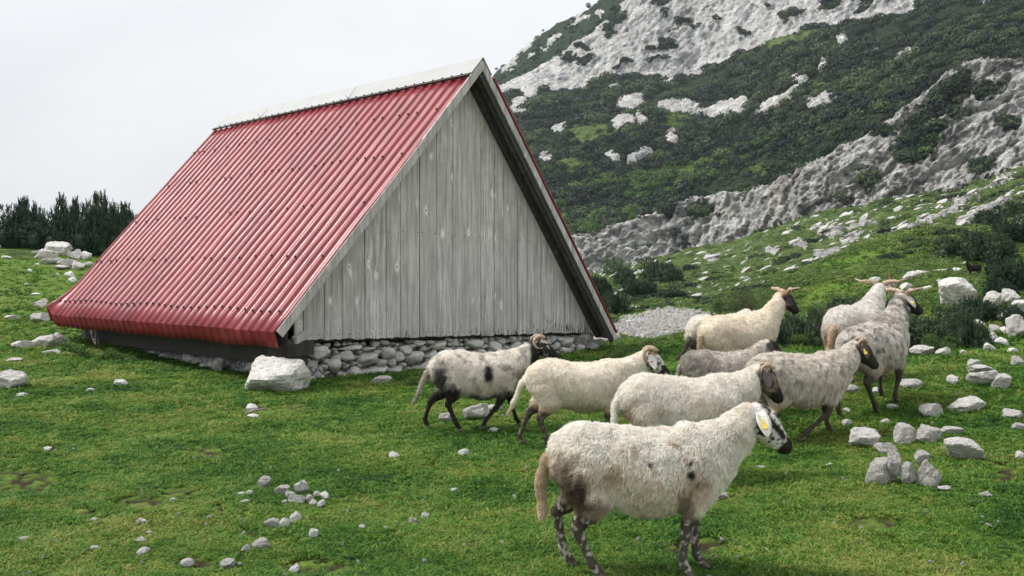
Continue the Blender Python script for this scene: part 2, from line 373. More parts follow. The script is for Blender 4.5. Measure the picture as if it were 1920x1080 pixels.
knot({-900: 160, 900: 160, 1150: 150, 1300: 150, 1400: 138, 1500: 122, 1700: 110, 1920: 98, 2600: 90},
     py={-900: 575, 400: 575, 700: 540, 900: 520, 1150: 512, 1230: 487, 1300: 466, 1400: 448, 1500: 411, 1600: 388, 1700: 370, 1800: 360, 1920: 312, 2600: 200})
knot({-900: 165, 900: 163, 1150: 154, 1300: 156, 1400: 143, 1500: 127, 1600: 122, 1700: 120, 1800: 116, 1920: 110, 2600: 102},
     py={-900: 577, 400: 577, 700: 510, 900: 470, 1100: 450, 1150: 438, 1230: 412, 1300: 379, 1400: 374, 1500: 336, 1600: 280, 1700: 215, 1760: 165, 1800: 142, 1920: 128, 2600: 30})
knot({-900: 330, 900: 330, 1150: 300, 1300: 290, 1500: 250, 1700: 220, 1920: 200, 2600: 180},
     py={-900: 580, 400: 560, 700: 330, 900: 182, 950: 173, 1000: 166, 1100: 167, 1150: 141, 1230: 139, 1300: 145, 1400: 94, 1500: 58, 1600: 36, 1700: 27, 1760: 2, 1800: -18, 1920: -60, 2600: -200})
knot({-900: 340, 900: 345, 950: 345, 1150: 335, 1300: 335, 1500: 300, 1700: 270, 1920: 240, 2600: 210},
     py={-900: 580, 400: 560, 700: 320, 900: 176, 950: 160, 1000: 135, 1050: 108, 1100: 72, 1150: 34, 1230: -70, 1300: -130, 1500: -170, 1920: -220, 2600: -400})
knot({-900: 420, 900: 420, 1150: 400, 1300: 380, 1500: 340, 1700: 310, 1920: 280, 2600: 250},
     py={-900: 585, 400: 560, 700: 310, 900: 164, 930: 145, 960: 118, 1000: 78, 1050: 47, 1100: 21, 1150: -10, 1230: -110, 1300: -190, 1500: -230, 1920: -280, 2600: -500})
knot(900, z={-900: -60, 400: -50, 700: 20, 900: 60, 1100: 90, 2600: 160})
KY = np.array(KY); KZ = np.array(KZ)
# mound with the grassy top behind the rams, and the bank left of it
def zbase(x, y):
    x = np.atleast_1d(np.asarray(x, float)); y = np.atleast_1d(np.asarray(y, float))
    px = 960 + F * x / np.maximum(y, 3.5); px = np.clip(px, -900, 2600)
    ks = len(KY); YK = np.stack([np.interp(px, KPX, KY[k]) for k in range(ks)]); ZK = np.stack([np.interp(px, KPX, KZ[k]) for k in range(ks)])
    idx = np.clip((y[None] >= YK).sum(0) - 1, 0, ks - 2); ar = np.arange(len(x))
    y0 = YK[idx, ar]; y1 = YK[idx + 1, ar]; t = np.clip((y - y0) / (y1 - y0), 0, 1)
    z = ZK[idx, ar] * (1 - t) + ZK[idx + 1, ar] * t
    # grassy knoll on the right
    z = z + 1.25 * np.exp(-(((x - 11.6) / 3.6) ** 2 + ((y - 24.5) / 2.6) ** 2)) + 0.5 * np.exp(-(((x - 8.5) / 2.0) ** 2 + ((y - 21) / 2.5) ** 2))
    z = z + 0.035 * pn(np.stack([x * .7, y * .7, x * 0], 1)) * sst(3, 6, y) + 0.012 * pn(np.stack([x * 3, y * 3, x * 0], 1))
    z = z + 0.35 * pn(np.stack([x * .08, y * .08, x * 0 + 5], 1)) * sst(20, 50, y)
    return z
def zt(x, y): return float(zbase(x, y)[0])
def ray(px, py):
    fw = np.array([0, math.cos(PIT), -math.sin(PIT)]); up = np.array([0, math.sin(PIT), math.cos(PIT)])
    return fw + (px - 960) / F * np.array([1., 0, 0]) - (py - 540) / F * up
_YS = np.exp(np.linspace(math.log(3.2), math.log(600), 5000))
def hit(px, py):
    r = ray(px, py); x = r[0] / r[1] * _YS; z = CZ + r[2] / r[1] * _YS
    g = zbase(x, _YS); k = np.argmax(z < g)
    if not (z < g).any(): k = len(_YS) - 1
    return Vector((x[k], _YS[k], g[k]))
def at(px, Y):
    x = (px - 960) / F * Y; return Vector((x, Y, zt(x, Y)))

def ell(px, py, L, g=1.0):
    """soft union of rotated ellipses (cx, cy, a, b, angle)"""
    m = np.zeros(len(px))
    for e in L:
        cx, cy, a, b = e[:4]; th = R(e[4]) if len(e) > 4 else 0
        dx = px - cx; dy = py - cy
        u = (dx * math.cos(th) + dy * math.sin(th)) / a; v = (-dx * math.sin(th) + dy * math.cos(th)) / b
        m = np.maximum(m, 1 - np.clip((np.sqrt(u * u + v * v) - 0.6) / 0.8, 0, 1))
    return m
def grid_faces(nr, nc):
    i = np.arange(nr - 1)[:, None] * nc + np.arange(nc - 1)[None]; i = i.ravel()
    return np.stack([i, i + 1, i + nc + 1, i + nc], 1)
def set_attr(me, name, typ, dom, arr):
    a = me.attributes.new(name, typ, dom)
    a.data.foreach_set({'FLOAT': 'value', 'INT': 'value', 'FLOAT_COLOR': 'color', 'FLOAT_VECTOR': 'vector'}[typ], np.ascontiguousarray(arr, dtype=(np.int32 if typ == 'INT' else np.float32)).ravel())

SOIL = [(383, 851, 32, 8), (150, 964, 20, 8), (404, 955, 12, 6), (465, 1003, 16, 7), (457, 965, 12, 6), (360, 1060, 30, 8), (590, 1068, 60, 12), (90, 843, 14, 5),
        (1890, 890, 20, 12), (255, 945, 40, 9), (30, 905, 60, 16), (480, 768, 26, 7), (560, 765, 22, 5), (1310, 1030, 60, 14), (810, 872, 9, 5), (1640, 985, 50, 8), (330, 930, 30, 8)]
SOILG = [(a, b, c * 1.35, d * 1.5) for a, b, c, d in SOIL]
SCREE = [(1215, 612, 62, 20), (1265, 596, 66, 16), (1300, 606, 50, 14)]
def near_ground():
    us = np.concatenate([np.linspace(-2.6, -.55, 50)[:-1], np.linspace(-.55, .55, 430), np.linspace(.55, 2.6, 50)[1:]])
    ys = np.concatenate([np.linspace(-20, 3.4, 24)[:-1], 1 / np.linspace(1 / 3.4, 1 / 30., 300)])
    Yg, Ug = np.meshgrid(ys, us, indexing='ij'); Xg = Ug * (Yg + np.where(Yg > 3.4, 1.0, 1.0 + (3.4 - Yg) * 1.0))
    x = Xg.ravel(); y = Yg.ravel(); z = zbase(x, y)
    px = 960 + F * x / np.maximum(y, 1); py = HOR - (z - CZ) * F / np.maximum(y, 1)
    soil = ell(px + 12 * pn(np.stack([x * 4, y * 4, x * 0], 1)), py + 5 * pn(np.stack([x * 5, y * 5, x * 0 + 3], 1)), SOILG) * (y > 3)
    soil *= sst(-0.3, 0.2, fbm(np.stack([x * 9, y * 9, x * 0], 1), 3))
    z = z - 0.02 * soil
    scr = ell(px + 8 * pn(np.stack([x, y, x * 0], 1)), py, SCREE) * (y > 12)
    me = mesh('meadow', np.stack([x, y, z], 1), grid_faces(len(ys), len(us)), M_GROUND, True)
    set_attr(me, 'soil', 'FLOAT', 'POINT', soil); set_attr(me, 'scree', 'FLOAT', 'POINT', sst(.3, .7, scr + .3 * fbm(np.stack([x * 2, y * 2, x * 0], 1), 3)))
    obj('meadow', me, kind='structure')
near_ground()

ROCKP = [(994, 177, 12, 9), (975, 203, 17, 17), (1013, 208, 8, 6), (1183, 193, 26, 12, -25), (1167, 234, 16, 10), (1196, 226, 8, 14), (1280, 206, 46, 11), (1381, 205, 42, 9, -8),
         (1220, 142, 20, 4), (1253, 153, 18, 5), (1152, 167, 12, 4), (1188, 270, 13, 6), (1253, 260, 13, 6), (1198, 295, 27, 7, -20), (1146, 295, 15, 6), (1023, 305, 15, 9),
         (1459, 193, 48, 7, -35), (1537, 193, 30, 9, -25), (1537, 130, 8, 12), (1500, 152, 14, 5), (1578, 80, 7, 10, 40), (1696, 110, 28, 5, -25), (1639, 97, 7, 3), (1847, 5, 16, 5), (1050, 240, 16, 6), (1430, 210, 14, 8), (1330, 215, 16, 5)]
GRASSP = [(1110, 203, 24, 12), (1115, 250, 52, 14), (1266, 234, 46, 15), (1076, 219, 22, 8), (1078, 308, 36, 16), (1485, 62, 60, 17, -25), (1530, 165, 40, 7, -25), (1560, 185, 50, 6, -25), (1230, 290, 30, 8), (1090, 275, 30, 8), (1640, 170, 60, 5, -25), (1300, 320, 30, 8), (1700, 105, 30, 6, -25), (1420, 320, 20, 8)]
SHRUBC = [(1725, 272, 26, 44, 15), (1775, 190, 14, 52, 45), (1834, 190, 15, 14), (1661, 261, 10, 14), (1700, 300, 14, 20), (1880, 240, 20, 8), (1640, 345, 10, 8), (1780, 225, 9, 9), (1258, 400, 12, 10), (1320, 398, 14, 12), (1830, 330, 14, 12), (1237, 380, 20, 18),
          (1154, 34, 16, 18), (1076, 115, 11, 6), (1097, 118, 14, 9, -20), (1094, 94, 13, 6), (1219, 98, 12, 3), (1253, 90, 18, 5, -12), (1235, 117, 18, 4, -12), (1277, 43, 5, 6), (1292, 46, 7, 4), (1399, 72, 8, 5), (1240, 6, 13, 9, -20),
          (1555, 13, 20, 12, -40), (1618, 5, 15, 7), (1613, 24, 20, 6, -20), (1672, 3, 11, 4), (1730, 18, 15, 6), (1485, 34, 24, 4, -20), (1258, 68, 5, 3), (1160, 132, 9, 4, -30), (1181, 119, 6, 3), (1303, 60, 8, 3), (1250, 35, 6, 4), (1440, 22, 6, 4), (1350, 40, 4, 3), (1320, 20, 5, 3), (1143, 60, 12, 10)]
ROCKH = [(1012, 63, 12, 4, -45), (1040, 72, 10, 4, -40), (1033, 80, 10, 3, -45), (985, 95, 14, 6, -45), (960, 118, 12, 6, -40), (948, 132, 10, 4, -30), (1095, 40, 18, 4, -20), (1080, 48, 14, 3, -25), (1126, 30, 6, 4), (1000, 105, 7, 3, -50), (1020, 98, 5, 3)]
ROCKG = [(1335, 488, 22, 6), (1195, 510, 12, 5), (1560, 440, 30, 16), (1620, 430, 50, 9, -15), (1680, 470, 50, 6, -22), (1620, 505, 80, 7, -24), (1770, 450, 60, 7, -25), (1740, 425, 70, 6, -25), (1880, 385, 60, 9, -28), (1830, 415, 50, 6, -28), (1560, 480, 40, 8, -20),
         (1700, 440, 40, 5, -25), (1800, 395, 60, 5, -25), (1580, 530, 80, 6, -26), (1500, 470, 16, 10), (1640, 540, 60, 5, -26), (1870, 350, 50, 6, -28), (1690, 510, 40, 6, -24), (1450, 480, 14, 6), (1600, 460, 40, 6, -20)]
SHR_PTS = []   # (x, y, z, size, kind)
def hills(name, p0, p1, ncol, nrow, seed):
    pxs = np.linspace(p0, p1, ncol); rows = []
    cols = []
    for p in pxs:
        YK = np.array([np.interp(p, KPX, KY[k]) for k in range(len(KY))]); 
        ZK = np.array([np.interp(p, KPX, KZ[k]) for k in range(len(KY))])
        y = np.exp(np.linspace(math.log(26.0), math.log(899.), 1500))
        z = np.interp(y, YK, ZK); sy = HOR - (z - CZ) * F / y
        vis = np.minimum.accumulate(sy); fr = sy <= vis + 3
        w = np.abs(np.diff(sy)) * np.where(fr[1:], 1.0, 0.15) + 45 * np.diff(np.log(y)) * np.where(fr[1:], 1, .4)
        w = np.where(y[1:] > np.interp(p, KPX, KY[11]) + 10, w * .1, w)
        c = np.concatenate([[0], np.cumsum(w)]); cols.append((p, np.interp(np.linspace(0, c[-1], nrow), c, y), YK))
    Y = np.stack([c[1] for c in cols], 1); PX = np.tile(pxs, (nrow, 1)); YK = np.stack([c[2] for c in cols], 1)
    X = (PX - 960) / F * Y
    x = X.ravel(); y = Y.ravel(); z = zbase(x, y); px = PX.ravel(); py = HOR - (z - CZ) * F / y
    Yk = [np.tile(YK[k], (nrow, 1)).ravel() for k in range(len(KY))]
    P = np.stack([x, y, z], 1)
    wx = px + (9 * fbm(P * .10, 3) + 4 * pn(P * .5) + 3 * pn(P * 1.3)) ; wy = py + (8 * fbm(P * .10 + 50, 3) + 3.5 * pn(P * .5 + 9) + 2 * pn(P * 1.3 + 5))
    edge = 1.0 * pn(P * .08)
    rock = np.zeros(len(x)); grass = np.zeros(len(x))
    m7 = (y > Yk[7] - 1) & (y < Yk[8] + 2); m9 = (y >= Yk[8] + 2) & (y < Yk[9] - 3); m10 = (y >= Yk[9] - 3) & (y < Yk[10] + 1); m11 = y >= Yk[10] + 1
    mg = y <= Yk[7] - 1
    rock[m7] = 1; rock[m10] = 1; grass[mg] = 1
    rock[m9] = ell(wx[m9], wy[m9], ROCKP); grass[m9] = ell(wx[m9], wy[m9], GRASSP)
    rock[m11] = ell(wx[m11], wy[m11], ROCKH)
    sc_ = ell(wx, wy, SHRUBC); rock[m7 | m10] -= 1.3 * sc_[m7 | m10]; grass[m7 | m10] *= 0
    gm = ell(wx[mg], wy[mg], ROCKG); rock[mg] = gm * sst(-.15, .3, fbm(P[mg] * .35, 3) + (gm - .85)) * .9
    scr = ell(px[mg], py[mg], SCREE); rock[mg] = np.maximum(rock[mg], scr)
    # ledge greenery
    gl = sst(.45, .75, fbm(P * np.array([.06, .06, .14]) + 31, 4)); rock[m7] -= .8 * gl[m7]; grass[m7] += .8 * gl[m7]
    rock = np.clip(rock, 0, 1); grass = np.clip(grass, 0, 1)
    # displacement along an approximate outward direction (towards the valley and up)
    G = P.reshape(nrow, ncol, 3)
    du = np.gradient(G, axis=1); dv = np.gradient(G, axis=0); N = np.cross(du, dv).reshape(-1, 3)
    N /= np.linalg.norm(N, axis=1)[:, None] + 1e-9; N *= np.sign(N[:, 2:3] + 1e-6)
    Q = P * np.array([1, 1, .75]) + 2.0 * np.stack([fbm(P * .1 + 3, 2), fbm(P * .1 + 8, 2), fbm(P * .1 + 14, 2)], 1)
    big = ridged(Q * np.array([.05, .05, .02]), 3)
    rel = np.clip(y / 150., .5, 2.2)
    def blocks(Pq, f, amp, tilt):
        d1_, d2_, id_ = worley(Pq * f); g_ = _g[(id_ * 7 + 3) & 255]; fr_ = np.abs(g_[:, 0]) ; loc_ = (pn(Pq * f * .5 + 11))
        return amp * (fr_ - .5) + tilt * (((Pq * f) * g_).sum(1) % 1.0 - .5) * amp, d2_ - d1_
    Qs = P * np.array([1, 1, .7]) + 1.2 * np.stack([fbm(P * .15 + 3, 3), fbm(P * .15 + 8, 3), fbm(P * .15 + 14, 3)], 1)
    b1, c1 = blocks(Qs, .16, 1.8, .4); b2, c2 = blocks(Qs, .42, 1.0, .5); b3, c3 = blocks(Qs, 1.0, .5, .6)
    flute = ridged(np.stack([x * .35, y * .35, z * .04], 1) + 2, 3)
    rid = ridged(P * .3 + 7, 4)
    th_ = R(32); al = P[:, 0] * math.cos(th_) + P[:, 2] * math.sin(th_); ac = -P[:, 0] * math.sin(th_) + P[:, 2] * math.cos(th_)
    B = np.stack([al * .10, P[:, 1] * .15, ac * .42], 1)
    led = (ac * .30 + 1.3 * fbm(P * .06 + 44, 3) + .35 * fbm(P * .5 + 4, 2)) % 1.0; led2 = (ac * .95 + 1.6 * fbm(P * .12 + 14, 3)) % 1.0
    r1 = ridged(Qs * np.array([.12, .12, .07]) + 5, 3); r2 = ridged(Qs * np.array([.45, .45, .30]) + 9, 3); r3 = ridged(P * np.array([1.0, 1.0, .7]) + 19, 2)
    dr = (1.0 * (big - .4) + .8 * b1 + .45 * b2 + .35 * b3 + 1.2 * (r1 - .5) + .9 * (r2 - .5) + .42 * (r3 - .4) + .9 * (led - .5) + .45 * (led2 - .5) * sst(-.2, .3, fbm(P * .1 + 80, 2)) + .8 * ridged(B, 3) + .3 * flute) * np.where(m10, .62, .85)
    crack_shade_w = (1 - sst(.0, .10, led)) * .8 + (1 - sst(.0, .13, led2)) * .6 + .9 * sst(.45, .9, -r2 + .2) + (1 - sst(.0, .07, c1)) + (1 - sst(.0, .09, c2)) * .8 + (1 - sst(.0, .10, c3)) * .5  # where recess shade is painted: ledge feet, hollows, joints between blocks
    dg = (1.7 * fbm(P * .055 + 20, 3) * sst(150, 200, y) + .6 * fbm(P * .2, 3)) * sst(20, 70, y) + .1 * fbm(P * 1.2, 3)
    rs = sst(.3, .7, rock)
    small = ~(m7 | m10)
    amp = np.where(small, .35, 1.0) * np.clip(y / 110., .15, 1.0)
    Dc = np.tile(np.array([-.35, -.9, .22]), (len(x), 1)); Dr = np.where((m7 | m10)[:, None], Dc, N)
    P2 = P + Dr * (dr * np.where(m7 | m10, 1, rs) * amp)[:, None] + N * (dg * (1 - rs) + np.where(small, .25 * rs, 0) * np.clip(y / 80., .1, 1))[:, None]
    # keep the skyline clean: shrubby relief only
    crack = crack_shade_w
    crack = np.clip(crack * sst(-.6, .35, fbm(P * .12 + 60, 3)), 0, 1) * np.where(m10, .15, .65) * rs
    me = mesh(name, P2, grid_faces(nrow, ncol), M_MOUNT, False)
    set_attr(me, 'cover', 'FLOAT_COLOR', 'POINT', np.stack([rock, grass, 1 - np.maximum(rock, grass), np.ones(len(x))], 1))
    set_attr(me, 'crack', 'FLOAT', 'POINT', crack); set_attr(me, 'sheer', 'FLOAT', 'POINT', (m10 | m11) * 1.0)
    obj(name, me, kind='structure')
    return dict(P=P2, px=px, py=py, rock=rock, grass=grass, mg=mg, m9=m9, m7=m7, m10=m10, m11=m11, N=N)
HM = hills('mountain_slope', 640, 2560, 630, 440, 1)
HL = hills('hillside', -1100, 642, 130, 60, 2)
# the cast-off upland far beyond, closing the horizon
bm_ = bmesh.new(); bmesh.ops.create_grid(bm_, x_segments=4, y_segments=4, size=940)
me_ = bpy.data.meshes.new('far_ground'); bm_.to_mesh(me_); bm_.free(); me_.materials.append(M_GROUND); obj('far_ground', me_, loc=(0, 400, -70), kind='structure')

# ------------------------------------------------------------------ instanced stuff with geometry nodes
def gn_instances(name, pts, rot, scl, idx, protos, label, kind='stuff', cat=None):
    me = bpy.data.meshes.new(name + '_points'); me.vertices.add(len(pts)); me.vertices.foreach_set('co', np.asarray(pts, np.float32).ravel())
    set_attr(me, 'rot', 'FLOAT_VECTOR', 'POINT', rot); set_attr(me, 'scl', 'FLOAT_VECTOR', 'POINT', scl); set_attr(me, 'pick', 'INT', 'POINT', idx)
    for m in protos[0].data.materials: me.materials.append(m)
    o = obj(name, me, kind=kind, label=label, cat=cat)
    g = bpy.data.node_groups.new(name, 'GeometryNodeTree')
    g.interface.new_socket('Geometry', in_out='INPUT', socket_type='NodeSocketGeometry'); g.interface.new_socket('Geometry', in_out='OUTPUT', socket_type='NodeSocketGeometry')
    N = g.nodes; Lk = g.links; gi = N.new('NodeGroupInput'); go = N.new('NodeGroupOutput')
    iop = N.new('GeometryNodeInstanceOnPoints'); gti = N.new('GeometryNodeGeometryToInstance')
    for p in reversed(protos):
        oi = N.new('GeometryNodeObjectInfo'); oi.inputs['Object'].default_value = p; oi.inputs['As Instance'].default_value = False
        Lk.new(oi.outputs['Geometry'], gti.inputs[0])
    def na(nm, ty):
        a = N.new('GeometryNodeInputNamedAttribute'); a.data_type = ty; a.inputs['Name'].default_value = nm
        return [s for s in a.outputs if s.enabled and s.name == 'Attribute'][0]
    Lk.new(gi.outputs[0], iop.inputs['Points']); Lk.new(gti.outputs[0], iop.inputs['Instance'])
    iop.inputs['Pick Instance'].default_value = True
    Lk.new(na('pick', 'INT'), iop.inputs['Instance Index'])
    Lk.new(na('rot', 'FLOAT_VECTOR'), iop.inputs['Rotation']); Lk.new(na('scl', 'FLOAT_VECTOR'), iop.inputs['Scale'])
    Lk.new(iop.outputs[0], go.inputs[0])
    md = o.modifiers.new('scatter', 'NODES'); md.node_group = g
    return o
def proto(me): return bpy.data.objects.new(me.name, me)

_ICO = {}
def ico(s):
    if s not in _ICO:
        b = bmesh.new(); bmesh.ops.create_icosphere(b, subdivisions=s, radius=1.0)
        _ICO[s] = (np.array([v.co[:] for v in b.verts]), np.array([[q.index for q in fc.verts] for fc in b.faces])); b.free()
    return _ICO[s]
rr = random.Random(5); nr_ = np.random.RandomState(5)
def tuft(seed, n=14, h=0.05, spread=0.03, w=0.0035):
    r = random.Random(seed); v = []; f = []
    for i in range(n):
        a = r.uniform(0, 6.283); d = r.uniform(0, spread); b = Vector((math.cos(a) * d, math.sin(a) * d, -0.004))
        hh = h * r.uniform(.5, 1.15); l = r.uniform(.2, .9) * hh; ta = r.uniform(0, 6.283); ld = Vector((math.cos(ta) * l, math.sin(ta) * l, 0))
        s = Vector((-math.sin(ta), math.cos(ta), 0)) * w * r.uniform(.7, 1.3); k = len(v)
        v += [b - s, b + s, b + ld * .35 + Vector((0, 0, hh * .6)) - s * .8, b + ld * .35 + Vector((0, 0, hh * .6)) + s * .8, b + ld + Vector((0, 0, hh * .92))]
        f += [(k, k + 1, k + 3, k + 2), (k + 2, k + 3, k + 4)]
    return proto(mesh('tuft', v, f, M_GRASS))
TUFTS = [tuft(i) for i in range(5)] + [tuft(20 + i, 20, 0.06, 0.05, 0.004) for i in range(2)] + [tuft(40, 16, 0.11, 0.05, 0.003)]
def scatter_turf():
    # points evenly spread over the picture's ground: dense close by, sparser further off
    n = 300000
    Y = 1 / nr_.uniform(1 / 31., 1 / 3.6, n); keep = nr_.uniform(0, 1, n) < np.clip((7.5 / Y) ** .5, 0, 1); Y = Y[keep]
    X = nr_.uniform(-.92, 1.0, len(Y)) * (Y + .5); z = zbase(X, Y)
    px = 960 + F * X / Y; py = HOR - (z - CZ) * F / Y
    P = np.stack([X, Y, X * 0], 1)
    soil = ell(px + 12 * pn(P * 4), py + 5 * pn(P * 5), SOILG); scr = ell(px, py, SCREE) * (Y > 12)
    # inside the hut
    t = (X - HUTO[0]) * DF[0] + (Y - HUTO[1]) * DF[1]; s = (X - HUTO[0]) * DR[0] + (Y - HUTO[1]) * DR[1]
    inh = (t > .6) & (t < 7.4) & (s > .5) & (s < 7)
    pt = fbm(P * 1.3, 3)
    k = (nr_.uniform(0, 1, len(Y)) > soil * 1.3) & (scr < .35) & ~inh & (nr_.uniform(-1.2, .3, len(Y)) < pt + .35)
    X, Y, z, pt = X[k], Y[k], z[k], pt[k]; n = len(X); print('tufts', n)
    rot = np.stack([nr_.uniform(-.25, .25, n), nr_.uniform(-.25, .25, n), nr_.uniform(0, 6.28, n)], 1)
    sc = (0.55 + .5 * nr_.uniform(0, 1, n) + .35 * pt) * np.clip(Y / 7., .8, 2.2); sc = np.clip(sc, .4, 3)
    idx = nr_.randint(0, 7, n); right = sst(1.5, 4.5, X) * sst(6, 9, Y); idx = np.where(nr_.uniform(0, 1, n) < .004 + .10 * right, 7, idx)
    gn_instances('grass', np.stack([X, Y, z], 1), rot, np.stack([sc * 1.15, sc * 1.15, sc * .5], 1), idx, TUFTS, 'short grazed alpine turf covering the meadow')

HUTO = (-3.01836, 10.5); DF = (0.644588, 0.76453); DR = (-0.76453, 0.644588)
scatter_turf()

# ------------------------------------------------------------------ shrubs
def shoot(r, p, d, L, w, nn, v, f, droop=0.0):
    """a twig with needles or leaves along it"""
    d = d.normalized(); a = d.orthogonal().normalized(); b = d.cross(a)
    for i in range(nn):
        t = (i + r.random()) / nn; th = r.uniform(0, 6.283); s = a * math.cos(th) + b * math.sin(th)
        o = p + d * (L * t); tip = o + (d * .55 + s * .85).normalized() * L * .42 * r.uniform(.7, 1.2) * (1.15 - .5 * t)
        q = d.cross(s) * w; k = len(v); v += [o - q, o + q, tip]; f.append((k, k + 1, k + 2))
def crown_pine(seed, n, leaders=3, nn=15, w=.011, L=.2, squat=1.0):
    r = random.Random(seed); v = []; f = []; tops = []
    for k in range(leaders): tops.append((r.uniform(-.55, .55), r.uniform(-.4, .4), r.uniform(.75, 1.0)))
    lob = [(r.uniform(-.6, .6), r.uniform(-.5, .5), r.uniform(.10, .46), r.uniform(.20, .34)) for _ in range(20)]
    for i in range(n):
        if i % 5 == 0 and leaders > 2:
            tx, ty, tz = r.choice(tops); h = r.uniform(.35, 1.0) ** .6; rad = .18 * (1.15 - h) + .015
            a = r.uniform(0, 6.283); p = Vector((tx + math.cos(a) * rad, ty + math.sin(a) * rad, tz * h)); d = Vector((math.cos(a) * .5, math.sin(a) * .5, .9))
        else:
            x, y, z, q = r.choice(lob); u = Vector((r.gauss(0, 1), r.gauss(0, 1), r.gauss(.25, 1))).normalized()
            p = Vector((x, y, z)) + u * q * r.uniform(.75, 1.05); p.z = max(.03, p.z * squat); d = u + Vector((0, 0, .45))
        shoot(r, p, d, L * r.uniform(.7, 1.2), w, nn, v, f)
    di, fi = ico(1)
    for (x, y, z, q) in lob:
        k = len(v); v += [Vector((x + a[0] * q * .55, y + a[1] * q * .55, max(.0, (z + a[2] * q * .55) * squat - .03))) for a in di]; f += [tuple(int(j) + k for j in q_) for q_ in fi]
    return mesh('crown', v, f, M_PINE)
def crown_leaf(seed, n, mat, leaf=.05, squat=.8, lob=14):
    r = random.Random(seed); v = []; f = []
    lobs = [(r.uniform(-.6, .6), r.uniform(-.5, .5), r.uniform(.2, .7), r.uniform(.2, .36)) for _ in range(lob)]
    for i in range(n):
        x, y, z, q = r.choice(lobs); u = Vector((r.gauss(0, 1), r.gauss(0, 1), r.gauss(.2, 1))).normalized()
        p = Vector((x, y, z)) + u * q * (1 - .5 * r.random() ** 2); p.z = max(.02, p.z * squat)
        nrm = (u + Vector((r.gauss(0, .6), r.gauss(0, .6), r.gauss(.3, .6)))).normalized(); a = nrm.orthogonal().normalized(); a = (Matrix.Rotation(r.uniform(0, 6.28), 3, nrm) @ a); b = nrm.cross(a)
        s = leaf * r.uniform(.6, 1.3); k = len(v)
        v += [p - a * s, p + b * s * .45, p + a * s, p - b * s * .45]; f.append((k, k + 1, k + 2, k + 3))
    return mesh('crown', v, f, mat)
def stems(seed, n=6, top=.45):
    r = random.Random(seed); m = MB()
    for i in range(n):
        a = r.uniform(0, 6.283); q = r.uniform(.15, .5)
        m.tube([(0, 0, -.05), (math.cos(a) * q * .4, math.sin(a) * q * .4, top * .5), (math.cos(a) * q, math.sin(a) * q, top * r.uniform(.8, 1.3))], [.035, .022, .01], 6)
    return mesh('trunk', m.v, m.f, M_BARK)
CP = [crown_pine(i, 1500, 4 + i % 3, 14, .016, .125) for i in range(4)]; CPL = [crown_pine(10 + i, 1250, 1, 14, .017, .125, .9) for i in range(3)]
CB = [crown_leaf(20 + i, 2600, M_BROAD, .035) for i in range(2)]; CO = [crown_leaf(30 + i, 2600, M_OLIVE, .03) for i in range(2)]
CW = [crown_leaf(40 + i, 260, M_BROAD, .11, .7, 9) for i in range(2)]
TR = [stems(50 + i) for i in range(3)]
KINDS = {'pine': ('mountain_pine', CP, 'pine bush'), 'low': ('dwarf_pine', CPL, 'pine bush'), 'broad': ('leafy_shrub', CB, 'shrub'), 'olive': ('olive_shrub', CO, 'shrub'), 'weed': ('weed_clump', CW, 'weed')}
_bc = [0]
def bush(kind, px, pyb, w, h, label, group=None, Y=None, deep=.8):
    nm, cr, cat = KINDS[kind]; p = hit(px, pyb) if Y is None else at(px, Y)
    _bc[0] += 1; k = _bc[0]; s = p.y / F
    o = empty(nm, p, rr.uniform(-.5, .5), label=label, cat=cat, group=group)
    sx_, sz_ = w * s / 1.75, h * s / 1.0
    c = obj('crown', cr[k % len(cr)], o); t = obj('trunk', TR[k % 3], o)
    if kind in ('weed',): t.scale = (.3, .3, .5)
    o.scale = (sx_, sx_ * deep, sz_)
    o.location.y += 0.0
    return o
# thicket on the left skyline
for i, (px, h, w, Y, lb) in enumerate([
    (-40, 100, 110, 29, 'dark mountain pine at the left picture edge, cut off by it'), (25, 84, 92, 28.5, 'dark mountain pine with one spire, first whole bush of the left thicket'),
    (60, 110, 62, 30, 'mountain pine with a thin tall spire behind the white rock pile'), (98, 72, 96, 28.2, 'rounded mountain pine standing right behind the white rock pile'),
    (133, 108, 70, 29.8, 'twin-topped mountain pine in the middle of the left thicket'), (165, 90, 90, 28.4, 'bushy mountain pine just right of the twin-topped one'),
    (190, 126, 84, 30.2, 'tallest mountain pine of the thicket left of the red roof'), (222, 104, 70, 29.4, 'mountain pine with a bare twig on top beside the tallest one'),
    (243, 82, 60, 29.8, 'last mountain pine of the thicket, half hidden by the red roof'), (270, 60, 60, 31, 'low mountain pine mostly hidden behind the red roof edge')]):
    bush('pine', px, 0, w * 1.05, h, lb, 'mountain pines in the thicket left of the hut', Y)
